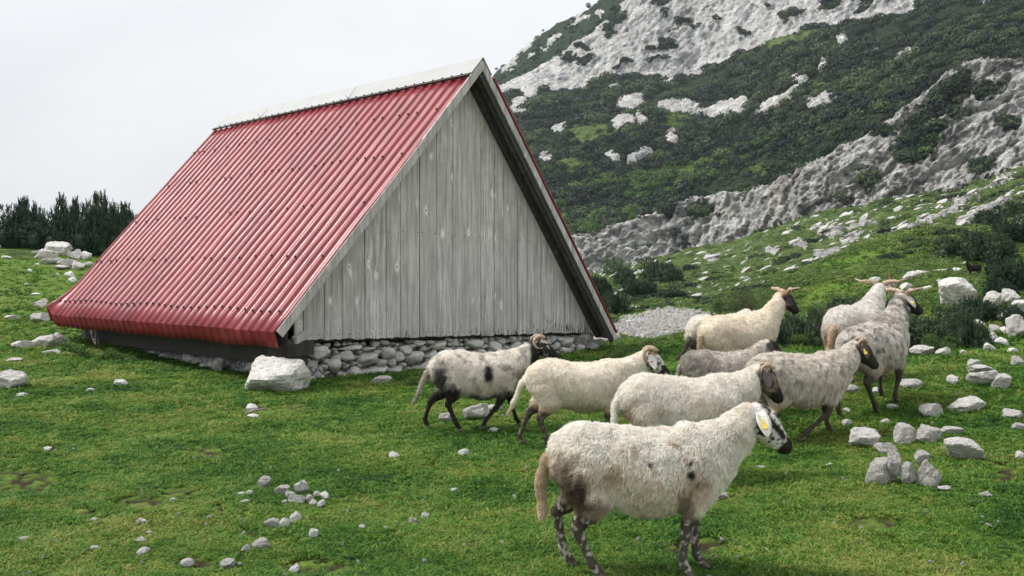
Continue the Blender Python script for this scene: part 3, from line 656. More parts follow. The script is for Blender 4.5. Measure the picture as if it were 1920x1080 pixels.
# dark bushes behind the rams and on the right
for a in [
    ('low', 1462, 650, 70, 62, 'dark green bush right behind the brown-necked ram'), ('low', 1508, 650, 90, 84, 'broad dark bush between the two pairs of rams'),
    ('broad', 1500, 652, 60, 36, 'low leafy green shrub at the foot of the broad dark bush'), ('low', 1548, 640, 70, 92, 'dark bush directly behind the white ram rump'),
    ('low', 1600, 606, 100, 66, 'dark bush above the back of the white ram'), ('low', 1655, 600, 80, 60, 'dark bush behind the horns of the white ram'),
    ('low', 1726, 656, 120, 104, 'dark bush in front of the grey ram chest'), ('broad', 1760, 660, 80, 44, 'leafy shrub at the meadow edge below the knoll'),
    ('low', 1845, 602, 92, 60, 'dark bush behind the upper blocks of the stacked rocks'), ('low', 1796, 612, 92, 56, 'dark bush between the knoll boulder and the stacked rocks'), ('low', 1905, 612, 70, 56, 'dark bush behind the stacked rocks at the picture edge'), ('low', 1840, 642, 50, 46, 'dark bush left of the lowest stacked blocks'),
    ('low', 1768, 640, 80, 50, 'blackish bush below the grey knoll boulder'), ('low', 1822, 655, 70, 92, 'dark bush just left of the stacked grey rocks'),
    ('low', 1882, 562, 66, 54, 'large black-green bush below and right of the distant black goat'), ('low', 1900, 545, 100, 92, 'large dark bush above the stacked grey rocks at the right edge'),
    ('low', 1800, 480, 90, 50, 'dark bush on the slope above the distant black goat'), ('low', 1862, 490, 110, 78, 'wide dark bush high on the right slope'),
    ('low', 1908, 455, 90, 66, 'dark bush touching the right edge of the slope'), ('low', 1870, 425, 80, 44, 'smaller dark bush higher up the right slope'), ('low', 1912, 405, 50, 40, 'topmost dark bush at the right picture edge'),
    ('olive', 1402, 590, 100, 72, 'loose olive-green shrub behind the brown-necked ram back'), ('olive', 1362, 588, 60, 40, 'small olive shrub at the right end of the scree'),
    ('low', 1248, 535, 92, 66, 'round dark bush in front of the grey cliff foot'), ('low', 1200, 560, 70, 54, 'dark bush left of and below the round dark bush'),
    ('low', 1158, 590, 66, 62, 'dark bush beside the right barge board of the hut'), ('low', 1175, 535, 56, 50, 'dark bush against the left end of the grey cliff'),
    ('low', 1262, 560, 64, 26, 'flat dark bush on the green slope above the scree'), ('low', 1300, 513, 44, 24, 'small dark bush on the green slope under the cliff'),
    ('low', 1130, 560, 50, 60, 'dark bush just emerging behind the hut gable edge'), ('low', 1345, 520, 22, 16, 'tiny dark bush alone on the bright green slope'),
    ('broad', 1150, 520, 50, 50, 'green shrub above the bushes beside the hut gable')]:
    bush(a[0], *a[1:5], a[5], 'bushes at the foot of the mountain')
for a in [('weed', 768, 726, 44, 30, 'fresh green weed clump at the foot of the stone wall'), ('weed', 150, 672, 60, 40, 'dark nettle clump under the far end of the red eave'),
          ('weed', 205, 676, 64, 40, 'leafy weed clump in the shade under the red eave'), ('weed', 128, 655, 40, 22, 'small weed clump at the left hut corner'), ('weed', 245, 680, 34, 22, 'rightmost small weed clump under the red eave')]:
    bush(*a)

# far shrubs on the mountain: carpet, as one mass
def low_clump(seed, mat, n=230):
    r = random.Random(seed); v = []; f = []
    for i in range(n):
        u = Vector((r.gauss(0, 1), r.gauss(0, 1), abs(r.gauss(0, 1)))).normalized(); p = Vector((u.x * 1.0, u.y * .9, u.z * .55)) * r.uniform(.72, 1.05)
        nrm = (u + Vector((r.gauss(0, .5), r.gauss(0, .5), r.gauss(0, .5)))).normalized(); a = nrm.orthogonal().normalized(); b = nrm.cross(a); s = r.uniform(.06, .15); k = len(v)
        v += [p - a * s, p + b * s * .7, p + a * s, p - b * s * .7]; f.append((k, k + 1, k + 2, k + 3))
    m = len(v)
    for i in range(8):     # dense heart
        a = i * .785; v.append(Vector((math.cos(a) * .55, math.sin(a) * .5, -.2)))
    v.append(Vector((0, 0, .22)))
    for i in range(8): f.append((m + i, m + (i + 1) % 8, m + 8))
    return proto(mesh('clump', v, f, mat))
def far_shrubs():
    P = HM['P']; n = len(P); shr = (1 - np.maximum(HM['rock'], HM['grass'])); shr = np.where(HM['mg'], 0, shr)
    up = HM['py'] < 520; vis = (HM['px'] > 645) & (HM['px'] < 2250) & (HM['py'] > -80)
    prob = (sst(.35, .75, shr) + .25 * (HM['grass'] > .3) * HM['m9'] + (HM['m7'] | HM['m10']) * sst(.25, .7, fbm(P * .11 + 40, 3)) * np.where(HM['m7'], .16, .03)) * np.where(HM['m9'] | HM['m11'], .085, .2) * vis * (HM['P'][:, 1] < 520)
    k = nr_.uniform(0, 1, n) < prob; Q = P[k].copy(); N = HM['N'][k]; m = len(Q); Q[:, 0] += nr_.normal(0, 1, m) * Q[:, 1] / 300; print('far shrubs', m)
    sz = np.clip(Q[:, 1] / 190., .6, 1.45) * np.where(HM['m11'][k] | HM['m10'][k], .5, 1.0) * nr_.uniform(.3, 1.0, m) ** 1.4 * 2.6 * (1 + .5 * pn(Q * .05))
    light = fbm(Q * .03 + 4, 2) + .6 * (HM['py'][k] - 330) / 150 * (HM['px'][k] < 1560)
    sel = nr_.uniform(0, 1, m) < np.clip(.05 + .35 * sst(-.1, .7, light), 0, .4) * (HM['py'][k] > 215)
    rot = np.stack([nr_.uniform(-.2, .2, m), nr_.uniform(-.2, .2, m), nr_.uniform(0, 6.28, m)], 1)
    for nm, s_, pr, lb in (('dwarf_pine_carpet', ~sel, [low_clump(i, M_PINEF) for i in range(4)], 'dark dwarf pine scrub covering the mountain slope'),
                           ('green_scrub', sel, [low_clump(10 + i, M_BROAD) for i in range(3)], 'lighter green bushes mixed into the dark scrub')):
        q = Q[s_]; z_ = sz[s_]; gn_instances(nm, q - N[s_] * .15, rot[s_], np.stack([z_, z_, z_ * 1.3], 1), nr_.randint(0, len(pr), len(q)), pr, lb)
    m3 = 2600; px3 = nr_.uniform(1130, 2050, m3); Y3 = 1 / nr_.uniform(1 / 120., 1 / 22., m3); X3 = (px3 - 960) / F * Y3; Z3 = zbase(X3, Y3); Q3 = np.stack([X3, Y3, Z3], 1)
    k3 = (fbm(Q3 * np.array([.10, .10, 0]) + 90, 3) + .25 * sst(1500, 1900, px3) > .12) & (ell(px3, HOR - (Z3 - CZ) * F / Y3, SCREE) < .2) & (Y3 < np.interp(px3, KPX, KY[7]) - 2); Q3 = Q3[k3]; m3 = len(Q3); z3 = nr_.uniform(.15, .62, m3) * np.clip(Q3[:, 1] / 50, .5, 1.6); print('scrub', m3)
    gn_instances('slope_scrub', Q3, np.stack([nr_.uniform(-.2, .2, m3), nr_.uniform(-.2, .2, m3), nr_.uniform(0, 6.28, m3)], 1), np.stack([z3 * 1.3, z3, z3], 1), nr_.randint(0, 4, m3), [low_clump(60 + i, M_PINEF if i < 2 else M_HERB, 200) for i in range(4)], 'low dark scrub dotted over the green slope below the cliff')
    # tussocks and small herbs on the green slope
    g = (HM['grass'] > .4) & vis & (HM['rock'] < .4) & (HM['P'][:, 1] < 300)
    d = sst(.0, .5, fbm(P * .12 + 70, 3))
    k = nr_.uniform(0, 1, n) < np.where(g, .10 + .22 * d, 0); Q = P[k]; m = len(Q)
    sz = np.clip(Q[:, 1] / 110., .12, 2.0) * (.15 + .75 * nr_.uniform(0, 1, m) ** 2)
    rot = np.stack([nr_.uniform(-.2, .2, m), nr_.uniform(-.2, .2, m), nr_.uniform(0, 6.28, m)], 1)
    m2 = 22000; px2 = 1120 + 930 * nr_.uniform(0, 1, m2) ** .75; Y2 = 1 / nr_.uniform(1 / 30., 1 / 14.5, m2); X2 = (px2 - 960) / F * Y2; z2 = zbase(X2, Y2)
    k2 = (nr_.uniform(-.5, .6, m2) < fbm(np.stack([X2, Y2, X2 * 0], 1) * .6, 3)) & (ell(px2, HOR - (z2 - CZ) * F / Y2, SCREE) < .2); Q2 = np.stack([X2, Y2, z2], 1)[k2]
    Q = np.concatenate([Q, Q2]); rot = np.concatenate([rot, rot[:1] * 0 + np.stack([nr_.uniform(-.2, .2, len(Q2)), nr_.uniform(-.2, .2, len(Q2)), nr_.uniform(0, 6.28, len(Q2))], 1)]); sz = np.concatenate([sz, nr_.uniform(.03, .22, len(Q2)) * np.clip(Q2[:, 1] / 20, .5, 1.4)]); m = len(Q)
    gn_instances('slope_herbs', Q, rot, np.stack([sz, sz, sz * .8], 1), nr_.randint(0, 3, m), [low_clump(30 + i, M_HERB, 90) for i in range(3)], 'low green herbs and juniper on the grassy slope')
far_shrubs()

# ------------------------------------------------------------------ rocks
def rock_mesh(seed, sub=3, planes=13, rough=.06, name='rock', mat=None, flat=None):
    rs = np.random.RandomState(seed); d, f = ico(sub)
    n = rs.normal(size=(planes, 3)); n /= np.linalg.norm(n, axis=1)[:, None]; h = rs.uniform(.50, .98, planes)
    q = d @ n.T; r = np.where(q > .05, h / np.maximum(q, .05), 9).min(1); r = np.minimum(r, 1.15)
    v = d * r[:, None]; v = v * (1 + rough * fbm(d * 2.2 + seed, 4))[:, None]
    v = v / np.abs(v).max(0) * .5
    return mesh(name, v, f, mat or M_ROCK, False if sub < 3 else True)
ROCKM = [rock_mesh(100 + i, 4, 9, .10) for i in range(12)]; PEBM = [rock_mesh(200 + i, 2, 8, .05, 'rock', M_PEB) for i in range(8)]
for m_ in ROCKM + PEBM:
    m_.polygons.foreach_set('use_smooth', np.zeros(len(m_.polygons), bool))
def rock(px, pyb, w, h, label, group=None, seed=None, tilt=0.0, name='limestone_rock', sink=.30, deep=.85, Y=None, lift=0):
    p = hit(px, pyb - h * .12) if Y is None else at(px, Y); s = p.y / F
    k = (seed if seed is not None else rr.randint(0, 999)); src = (ROCKM if w > 24 else PEBM); me = src[k % len(src)]
    o = obj(name, me, None, None, label, 'rock' if w > 24 else 'stone', group)
    W_, H_ = w * s, h * s * 1.08
    if w <= 26: W_ *= 1.14; H_ *= 1.05
    o.scale = (W_ * 1.05, W_ * deep, H_ * (1 + sink)); o.rotation_euler = (rr.uniform(-.15, .15), tilt, rr.choice([0, math.pi]) + rr.uniform(-.5, .5))
    o.location = (p.x, p.y + W_ * .2, p.z + H_ * (.5 - sink * .5) + lift * s)
    return o
BIG = [
 (503, 742, 138, 70, 'large pale boulder lying against the near corner of the hut'), (12, 733, 62, 32, 'smooth white rock cut by the left picture edge'),
 (1623, 842, 70, 32, 'flat rock with a hollow underside, left of the two-part rock'), (1665, 852, 46, 22, 'lower rough part of the rocks right of the hollow flat rock'), (1702, 838, 46, 38, 'rounded rock leaning up above the rough low one'),
 (1748, 832, 46, 30, 'round grey rock with a smaller tail of stone to its right'), (1788, 818, 44, 18, 'narrow grey stone tailing off from the round grey rock'),
 (1809, 868, 78, 38, 'diamond-shaped white rock with a cracked lower edge'), (1796, 846, 18, 18, 'small round stone behind the diamond-shaped rock'),
 (1654, 914, 56, 46, 'left block of the little cairn of white stones'), (1704, 916, 38, 40, 'middle stone of the little cairn'), (1742, 919, 52, 48, 'biggest rounded stone at the right of the little cairn'),
 (1771, 922, 24, 9, 'flat chip lying right of the little cairn'), (1850, 934, 30, 10, 'low stone in the grass right of the cairn'),
 (1751, 788, 46, 26, 'plump white rock left of the long slanting one'), (1820, 776, 72, 30, 'long white rock slanting up to the right'), (1710, 731, 54, 17, 'long low white stone with a dark notch'),
 (1850, 728, 66, 30, 'layered grey rock, left half of the slab group'), (1882, 736, 34, 38, 'upright end block of the layered slab group'), (1838, 706, 50, 18, 'top sheet of the layered slab group'),
 (1790, 722, 20, 15, 'small pointed stone left of the layered slabs'), (1832, 692, 38, 15, 'low white rock above the layered slabs'), (1738, 668, 50, 17, 'long grey rock at the meadow edge, left half'), (1775, 669, 32, 15, 'rough grey rock at the meadow edge, right half'),
 (1898, 788, 40, 20, 'pale rock with dark marks near the right edge'), (1914, 808, 26, 12, 'small stone below the dark-marked pale rock'), (1908, 690, 26, 18, 'stone at the right edge above the slabs'), (1915, 862, 24, 14, 'stone touching the right edge beside the cairn level'),
 (1597, 738, 36, 14, 'flat white stone between the hind legs of the grey ram'), (1645, 739, 16, 12, 'small white stone by the front hooves of the grey ram'), (1597, 684, 34, 14, 'white stone half hidden behind the grey ram'), (1622, 695, 26, 12, 'white chip under the belly of the grey ram'), (1690, 670, 20, 14, 'small stone right of the grey ram front leg'),
 (1674, 768, 24, 9, 'thin flat stone below the grey ram'), (1588, 800, 20, 13, 'small white stone next to the front hoof of the shaggy sheep'), (1662, 796, 18, 9, 'thin chip between ram and plump white rock'),
 (838, 794, 30, 20, 'cracked stone between the hind legs of the spotted sheep'), (893, 792, 56, 30, 'flat pale rock under the spotted sheep'), (926, 774, 34, 13, 'pale stone just behind the raised front leg of the spotted sheep'), (925, 812, 20, 7, 'thin chip below the spotted sheep'),
 (1150, 646, 38, 22, 'white block by the right foot of the barge board'), (1138, 628, 26, 20, 'white stone leaning at the right roof foot'), (715, 724, 40, 20, 'flat stone lying at the foot of the stone wall'), (1118, 652, 34, 18, 'round stone at the right end of the stone wall'),
 (1352, 940, 26, 14, 'bright white stone just beyond the chest of the nearest sheep'), (737, 862, 20, 13, 'white angular stone alone on the grass below the spotted sheep'), (867, 857, 22, 13, 'pale round stone alone below the walking sheep'),
 (75, 577, 36, 14, 'pale rock just left of the far roof corner'), (20, 601, 38, 10, 'flat pale rock on the left bank'), (72, 607, 34, 18, 'pale rock below the far roof corner'), (40, 656, 40, 14, 'flat white rock on the left below the bank'), (78, 655, 44, 26, 'jagged white rock beside the far hut corner'), (105, 648, 26, 20, 'pale stone touching the far hut corner'), (92, 666, 34, 9, 'thin stone in front of the jagged white rock'), (22, 680, 26, 8, 'thin stone at the left edge above the smooth white rock'),
 (408, 700, 30, 24, 'small shaded stone left of the large pale boulder'), (385, 690, 20, 9, 'pale chip under the middle of the red eave'), (225, 726, 24, 13, 'small pale stone in yellowish grass below the eave'), (167, 736, 18, 8, 'small white stone left of the yellowish grass'), (310, 672, 24, 10, 'pale stone in the shade of the eave'), (345, 676, 14, 8, 'little stone in the shade of the eave'), (470, 772, 20, 14, 'pale stone in the dirt below the large boulder'), (475, 787, 24, 8, 'pale flakes in the dirt below the boulder'),
]
for i, b in enumerate(BIG): rock(*b, seed=i * 7 + 3)
# stacked stones of the little cairn
rock(1680, 888, 26, 38, 'small stone wedged upright on the left half of the cairn', seed=5, Y=hit(1680, 912).y + .05, lift=20)
rock(1734, 872, 28, 26, 'pointed stone capping the little cairn', seed=9, Y=hit(1742, 915).y + .06, lift=44)
GR1 = 'white stones scattered over the left foreground turf'
for i, (x, y, w, h, lb) in enumerate([
 (498, 917, 26, 19, 'squat white stone up-left of the tight stone cluster'), (453, 933, 20, 10, 'flat white stone left of the tight cluster'), (468, 933, 13, 13, 'small upright stone beside the flat one left of the cluster'), (457, 947, 16, 8, 'tiny flat stone below the flat pair left of the cluster'),
 (528, 932, 26, 22, 'leftmost stone of the tight cluster'), (543, 938, 20, 15, 'second stone in the tight cluster'), (562, 930, 24, 24, 'tall stone at the back of the tight cluster'), (555, 946, 30, 18, 'broad front stone of the tight cluster'), (578, 942, 16, 14, 'right inner stone of the tight cluster'), (586, 949, 14, 11, 'low front right stone of the tight cluster'), (532, 946, 10, 8, 'tiny stone at the front left of the tight cluster'),
 (594, 932, 14, 9, 'small stone at the upper right of the tight cluster'), (609, 938, 20, 12, 'outlying stone to the right of the tight cluster'), (602, 953, 15, 12, 'outlying stone to the lower right of the tight cluster'),
 (508, 995, 26, 18, 'left stone of the slanting row of three'), (532, 993, 24, 16, 'middle stone of the slanting row of three'), (550, 983, 24, 18, 'right stone of the slanting row of three'), (555, 968, 10, 8, 'tiny stone above the row of three'),
 (490, 1031, 40, 18, 'broken white stone with a dark side, below the row of three'), (460, 1038, 14, 14, 'small stone left of the broken one'), (586, 1014, 22, 20, 'single pointed stone right of the broken one'),
 (263, 986, 20, 12, 'upper stone of the left trio in a column'), (263, 1019, 28, 10, 'middle flat stone of the left trio in a column'), (267, 1041, 22, 11, 'lowest stone of the left trio in a column'), (323, 943, 14, 9, 'small lone stone above the left trio'), (172, 981, 24, 8, 'flat stone beside a dark soil patch'), (44, 1019, 18, 12, 'white pebble near the lower left corner'), (177, 1033, 15, 8, 'small stone left of the trio column'),
 (680, 995, 15, 9, 'small stone right of the pointed single one'), (772, 986, 16, 13, 'left stone of a pair below the hut meadow'), (798, 976, 15, 12, 'right stone of a pair below the hut meadow'), (723, 996, 11, 7, 'pebble between the pair and the small stone'), (850, 924, 20, 7, 'thin pale stone near the tail of the nearest sheep'), (792, 943, 8, 6, 'tiny pebble above the pair'), (916, 960, 8, 6, 'pebble just left of the hanging tail'),
 (348, 1062, 24, 12, 'stone in dirt near the bottom edge'), (428, 1068, 36, 15, 'larger flat stone at the bottom edge left of centre'), (553, 1076, 20, 12, 'stone cut close to the bottom edge in dark soil'), (88, 845, 14, 5, 'tiny stone in a dark hole on the left'), (280, 1005, 12, 8, 'chip between stones of the left trio'), (35, 745, 22, 7, 'thin chip under the smooth white rock'), (1557, 876, 14, 7, 'little stone below the shaggy sheep'), (1425, 880, 20, 6, 'thin pale chip under the chin of the nearest sheep'), (1475, 892, 12, 6, 'small chip below the muzzle of the nearest sheep'), (1590, 775, 14, 8, 'pebble right of the rear hoof')]):
    rock(x, y, w, h, lb, GR1, seed=i * 5 + 1)
# rock pile at the thicket
for i, (x, y, w, h, lb) in enumerate([
 (84, 488, 40, 20, 'left end rock of the pile under the pines'), (104, 482, 46, 26, 'high middle rock of the pile under the pines'), (108, 466, 26, 12, 'topmost slab of the pile under the pines'), (126, 476, 26, 13, 'slab right of the topmost one in the pile'), (70, 482, 26, 12, 'low rock at the very left of the pile'),
 (120, 480, 20, 12, 'dark-edged stone low in the middle of the pile'), (140, 488, 28, 18, 'upright rock in the right part of the pile'), (160, 488, 18, 14, 'round stone at the right end of the pile'), (95, 497, 44, 12, 'flat slab in front of the pile'), (124, 500, 40, 12, 'second flat slab in front of the pile'), (142, 507, 28, 16, 'front right stone below the pile'), (112, 506, 30, 8, 'thin stone below the flat slabs'), (165, 500, 20, 8, 'flat stone near the roof edge by the pile'), (129, 521, 18, 12, 'single stone lower down from the pile'),
 (191, 474, 18, 20, 'pale rock in front of the tallest pine'), (206, 468, 16, 18, 'pale rock half hidden by the roof edge'), (10, 486, 16, 6, 'flat stone left on the crest'), (55, 512, 9, 7, 'small stone on the bank below the pile'), (68, 498, 8, 4, 'pebble just below the pile'), (48, 537, 7, 6, 'pebble on the bank halfway down'), (65, 554, 16, 5, 'thin stone on the bank above the roof corner'), (134, 530, 16, 10, 'stone against the roof edge below the pile'), (108, 518, 6, 5, 'pebble near the single stone')]):
    rock(x, y, w, h, lb, 'rocks of the pile below the pine thicket', seed=i * 3 + 2)
# stacked grey outcrop rocks at the right edge
for i, (x, y, w, h, lb) in enumerate([
 (1868, 582, 34, 30, 'upper left block of the stacked grey rocks'), (1895, 575, 40, 28, 'upper middle block of the stacked grey rocks'), (1916, 590, 40, 30, 'upper right block of the stacked grey rocks'), (1858, 600, 26, 14, 'flat slab on the left of the stacked grey rocks'), (1890, 606, 34, 20, 'middle slab of the stacked grey rocks'), (1838, 615, 20, 14, 'small pale block left of the stack'),
 (1906, 640, 40, 42, 'tall central block of the stacked grey rocks'), (1866, 628, 28, 16, 'lower left slab of the stack'), (1884, 628, 20, 14, 'small block in the middle of the stack'), (1861, 646, 26, 18, 'lowest left block of the stack'), (1882, 650, 22, 16, 'lowest middle block of the stack'), (1858, 662, 18, 16, 'round stone at the left foot of the stack'), (1900, 664, 20, 12, 'round stone at the foot of the stack'), (1828, 630, 12, 9, 'little stone in the bush left of the stack'), (1822, 650, 14, 9, 'little stone at the bush foot left of the stack'), (1790, 630, 18, 14, 'pale stone among the dark bushes'), (1806, 668, 14, 12, 'pointed stone on the turf below the bushes')]):
    rock(x, y, w, h, lb, 'stacked grey rocks at the right edge', seed=i * 4 + 1, deep=1.0)
rock(1795, 582, 74, 52, 'big grey boulder under the right end of the knoll', seed=4)
for i, (x, y, w, h, lb) in enumerate([(1712, 528, 36, 20, 'pale crag on the left shoulder of the knoll'), (1700, 545, 24, 14, 'lower pale crag on the left shoulder of the knoll'), (1732, 518, 26, 10, 'pale rock on the knoll top left'), (1770, 513, 34, 8, 'long flat rock along the knoll top'), (1800, 511, 24, 7, 'flat rock on the knoll top near the goat'), (1740, 545, 22, 8, 'pale rock in the middle of the knoll'), (1765, 530, 14, 7, 'small rock on the knoll face'), (1640, 534, 24, 12, 'pale rock left of the distant brown ram'), (1692, 556, 20, 8, 'flat rock below the knoll crag')]):
    rock(x, y, w, h, lb, 'pale rocks on the knoll', seed=i)
M_SCREE = m_rock('scree_limestone', (1, .98, .95), 2.0, .72)
def strewn():
    PEBM = [rock_mesh(230 + i, 2, 8, .05, 'rock', M_SCREE) for i in range(8)]
    P = HM['P']; n = len(P); g = HM['mg'] & (HM['px'] > 1100) & (HM['px'] < 2100) & (P[:, 1] < 135)
    dens = .035 + .12 * sst(.15, .8, HM['rock']) + .08 * sst(1450, 1750, HM['px']) * sst(-.2, .4, fbm(P * .2, 3))
    k = nr_.uniform(0, 1, n) < np.where(g, dens, 0); Q = P[k]; m = len(Q); print('strewn', m)
    sz = np.clip(Q[:, 1] / 60., .3, 1.5) * (.07 + .50 * nr_.uniform(0, 1, m) ** 3)
    rot = np.stack([nr_.uniform(-.3, .3, m), nr_.uniform(-.75, -.1, m), nr_.uniform(-.4, .4, m)], 1)
    gn_instances('strewn_rocks', Q, rot, np.stack([sz * 2.0, sz * 1.3, sz * .55], 1), nr_.randint(0, 8, m), [proto(p) for p in PEBM], 'countless pale rocks strewn over the green slope')
    # scree gravel patch
    m = 5200; px = nr_.uniform(1150, 1345, m); Y = 1 / nr_.uniform(1 / 27., 1 / 14., m); X = (px - 960) / F * Y; z = zbase(X, Y); py = HOR - (z - CZ) * F / Y
    k = ell(px, py, SCREE) > nr_.uniform(.15, .9, m); X, Y, z = X[k], Y[k], z[k]; m = len(X)
    sz = nr_.uniform(.03, .13, m) ** 1.1
    gn_instances('gravel', np.stack([X, Y, z + .01], 1), nr_.uniform(0, 6, (m, 3)), np.stack([sz * 1.4, sz, sz * .7], 1), nr_.randint(0, 8, m), [proto(p) for p in PEBM], 'patch of pale scree gravel beyond the hut corner')
    m = 240; Y = 1 / nr_.uniform(1 / 24., 1 / 3.8, m); X = nr_.uniform(-.68, .68, m) * Y; z = zbase(X, Y); sz = nr_.uniform(.008, .034, m)
    gn_instances('pebbles', np.stack([X, Y, z + .012], 1), nr_.uniform(0, 6, (m, 3)), np.stack([sz * 1.4, sz, sz * .7], 1), nr_.randint(0, 8, m), [proto(p) for p in PEBM], 'tiny white pebbles sprinkled in the turf')
strewn()
def turf_weeds():
    m = 1500; Y = 1 / nr_.uniform(1 / 22., 1 / 3.8, m); X = nr_.uniform(-.68, .68, m) * Y; z = zbase(X, Y)
    t = (X - HUTO[0]) * DF[0] + (Y - HUTO[1]) * DF[1]; s = (X - HUTO[0]) * DR[0] + (Y - HUTO[1]) * DR[1]
    k = ~((t > .4) & (t < 7.6) & (s > .3) & (s < 7.2)) & (fbm(np.stack([X, Y, X * 0], 1) * .8 + 33, 3) > -.15); X, Y, z = X[k], Y[k], z[k]; m = len(X); sz = nr_.uniform(.015, .055, m)
    gn_instances('turf_weeds', np.stack([X, Y, z + .004], 1), np.stack([nr_.uniform(-.2, .2, m), nr_.uniform(-.2, .2, m), nr_.uniform(0, 6.28, m)], 1), np.stack([sz, sz, sz * .6], 1), nr_.randint(0, 3, m), [low_clump(90 + i, M_BROAD, 46) for i in range(3)], 'small flat leafy weeds in the turf')
turf_weeds()
st_ = MB(); p_ = hit(460, 778); q_ = hit(494, 772)
st_.tube([p_ + Vector((0, 0, .02)), (p_ + q_) / 2 + Vector((0, 0, .035)), q_ + Vector((0, 0, .03))], [.008, .011, .006], 6)
st_.build('dry_stick', M_WOODL, label='dry pale stick lying in the dirt below the large boulder', cat='stick')

# ------------------------------------------------------------------ the hut  (local axes: x along the gable, y along the ridge away from us, z up)
hut = empty('alpine_hut', (HUTO[0], HUTO[1], 0), math.atan2(DF[1], DF[0]), label='steep-roofed herdsman hut with red ribbed metal roof and grey board gable on a rubble base', cat='hut')
APX, APZ = 3.942, 4.972; EL, EZ = 0.0, 0.775; ER, ERZ = 7.877, 0.33
TOPS, BOTS = 7.72, 7.05
PITCH = 0.2255
def hprof(s):   # rib profile
    u = (s / PITCH) % 1.0
    if u < .74: return 0.0
    if u < .775: return (u - .74) / .035
    if u < .845: return 1.0
    if u < .88: return (.88 - u) / .035
    return 0.0
def roof_side(left):
    ax, az = (APX, APZ); ex, ez = (EL, EZ) if left else (ER, ERZ)
    d = Vector((ex - ax, 0, ez - az)); L = d.length; d.normalize(); nrm = Vector((d.z, 0, -d.x)); nrm *= (1 if nrm.z > 0 else -1)
    v0 = .40 if left else .30; nsheet = 7; per = 5
    rs = random.Random(3 if left else 4)
    for k in range(nsheet):
        s0 = k * per * PITCH; s1 = (k + 1) * per * PITCH + (.02 if k < nsheet - 1 else -.05)
        ss = []
        u = s0
        for r_ in range(per):
            b = s0 + r_ * PITCH
            ss += [b, b + .2 * PITCH, b + .4 * PITCH, b + .74 * PITCH, b + .775 * PITCH, b + .81 * PITCH, b + .845 * PITCH, b + .88 * PITCH]
        ss.append(s1)
        nv = 22; V = []; cols = len(ss)
        lift = .006 * (k % 2) + rs.uniform(0, .004)
        rows = [(v0 + (L - v0) * i / (nv - 1), 0) for i in range(nv)]
        if left: rows += [(L, .012), (L, .12), (L, .215 + rs.uniform(-.006, .006))]
        for (v, dn) in rows:
            for s in ss:
                fr = s / (nsheet * per * PITCH); smax = TOPS + (BOTS - TOPS) * (v / L); S = fr * smax
                h = .034 * hprof(s + 1e-6)
                wob = .013 * float(_wob(S, v))
                p = Vector((ax, S, az)) + d * v + nrm * (h + wob + lift)
                if dn:
                    out = Vector((-1, 0, 0)); p = Vector((ax, S, az)) + d * L + out * (h * .8 + .004 + .014 * math.sin(S * 9 + k) * dn * 1.5 - .30 * dn) + Vector((0, 0, -dn))
                    p.z += .012 * math.sin(S * 4.1) * dn * 4
                if left:   # far lower corner of the roof curls up and out
                    c = max(0, (S - (smax - .22)) / .22) ** 1.3 * max(0, (v / L - .86) / .14)
                    p += Vector((-.02 * c, .10 * c, .20 * c * c))
                V.append(p)
        me = mesh('roof_sheet', V, grid_faces(len(rows), cols), M_ROOF)
        o = obj('roof_sheet', me, hut); md = o.modifiers.new('t', 'SOLIDIFY'); md.thickness = .003
    return d, nrm, L
def _wob(s, v): return pn(np.array([[s * 1.7, v * .9, 3.0]]))[0] + .5 * pn(np.array([[s * 5, v * 2.2, 7.0]]))[0]
dl, nl, LL = roof_side(True); dr_, nrr, LR = roof_side(False)
# screws
sm = MB(); rs_ = random.Random(9)
for row in (.215, .40, .585, .77, .945):
    k = 0; s = .80 * PITCH
    while s < 35 * PITCH:
        fr = s / (35 * PITCH); S = fr * (TOPS + (BOTS - TOPS) * row); v = LL * (row + .004 * math.sin(S * 3))
        if not (row < .9 and rs_.random() < .12):
            p = Vector((APX, S, APZ)) + dl * v + nl * (.034 + .004); sm.tube([p, p + nl * .016], [.017, .015], 6)
        s += PITCH * (1 if row > .9 else rs_.choice([1, 2, 2]))
for r_ in range(34):
    s = (r_ + .80) * PITCH; S = s / (35 * PITCH) * TOPS; p = Vector((APX, S, APZ)) + dl * .385 + nl * .045; sm.tube([p, p + nl * .032], [.013, .013], 6)
sm.build('roof_screws', M_SCREW, hut, kind='stuff')
# dark closure strip and pale ridge cap
cm = MB(); M0 = Matrix.Rotation(0, 3, 'X')
for (d, n_, vv) in ((dl, nl, .41), (dr_, nrr, .33)):
    a0 = Vector((APX, -.015, APZ + .062)); b0 = a0 + Vector((0, TOPS + .01, 0))
    q = [a0, b0, b0 + d * vv, a0 + d * vv]; q2 = [p + n_ * .006 for p in q]
    cm.add(q + q2, [(0, 1, 2, 3), (7, 6, 5, 4), (0, 4, 5, 1), (1, 5, 6, 2), (2, 6, 7, 3), (3, 7, 4, 0)])
cm.build('ridge_cap', M_CAP, hut)
cs = MB(); a0 = Vector((APX, 0, APZ)) + dl * .415 + nl * .034; b0 = a0 + Vector((0, TOPS, 0))
cs.add([a0, b0, b0 + dl * .02, a0 + dl * .02, a0 + nl * .03, b0 + nl * .03, b0 + dl * .02 + nl * .03, a0 + dl * .02 + nl * .03], [(0, 1, 2, 3), (7, 6, 5, 4), (0, 4, 5, 1), (1, 5, 6, 2), (2, 6, 7, 3), (3, 7, 4, 0)])
cs.build('closure_strip', M_SCREW, hut)
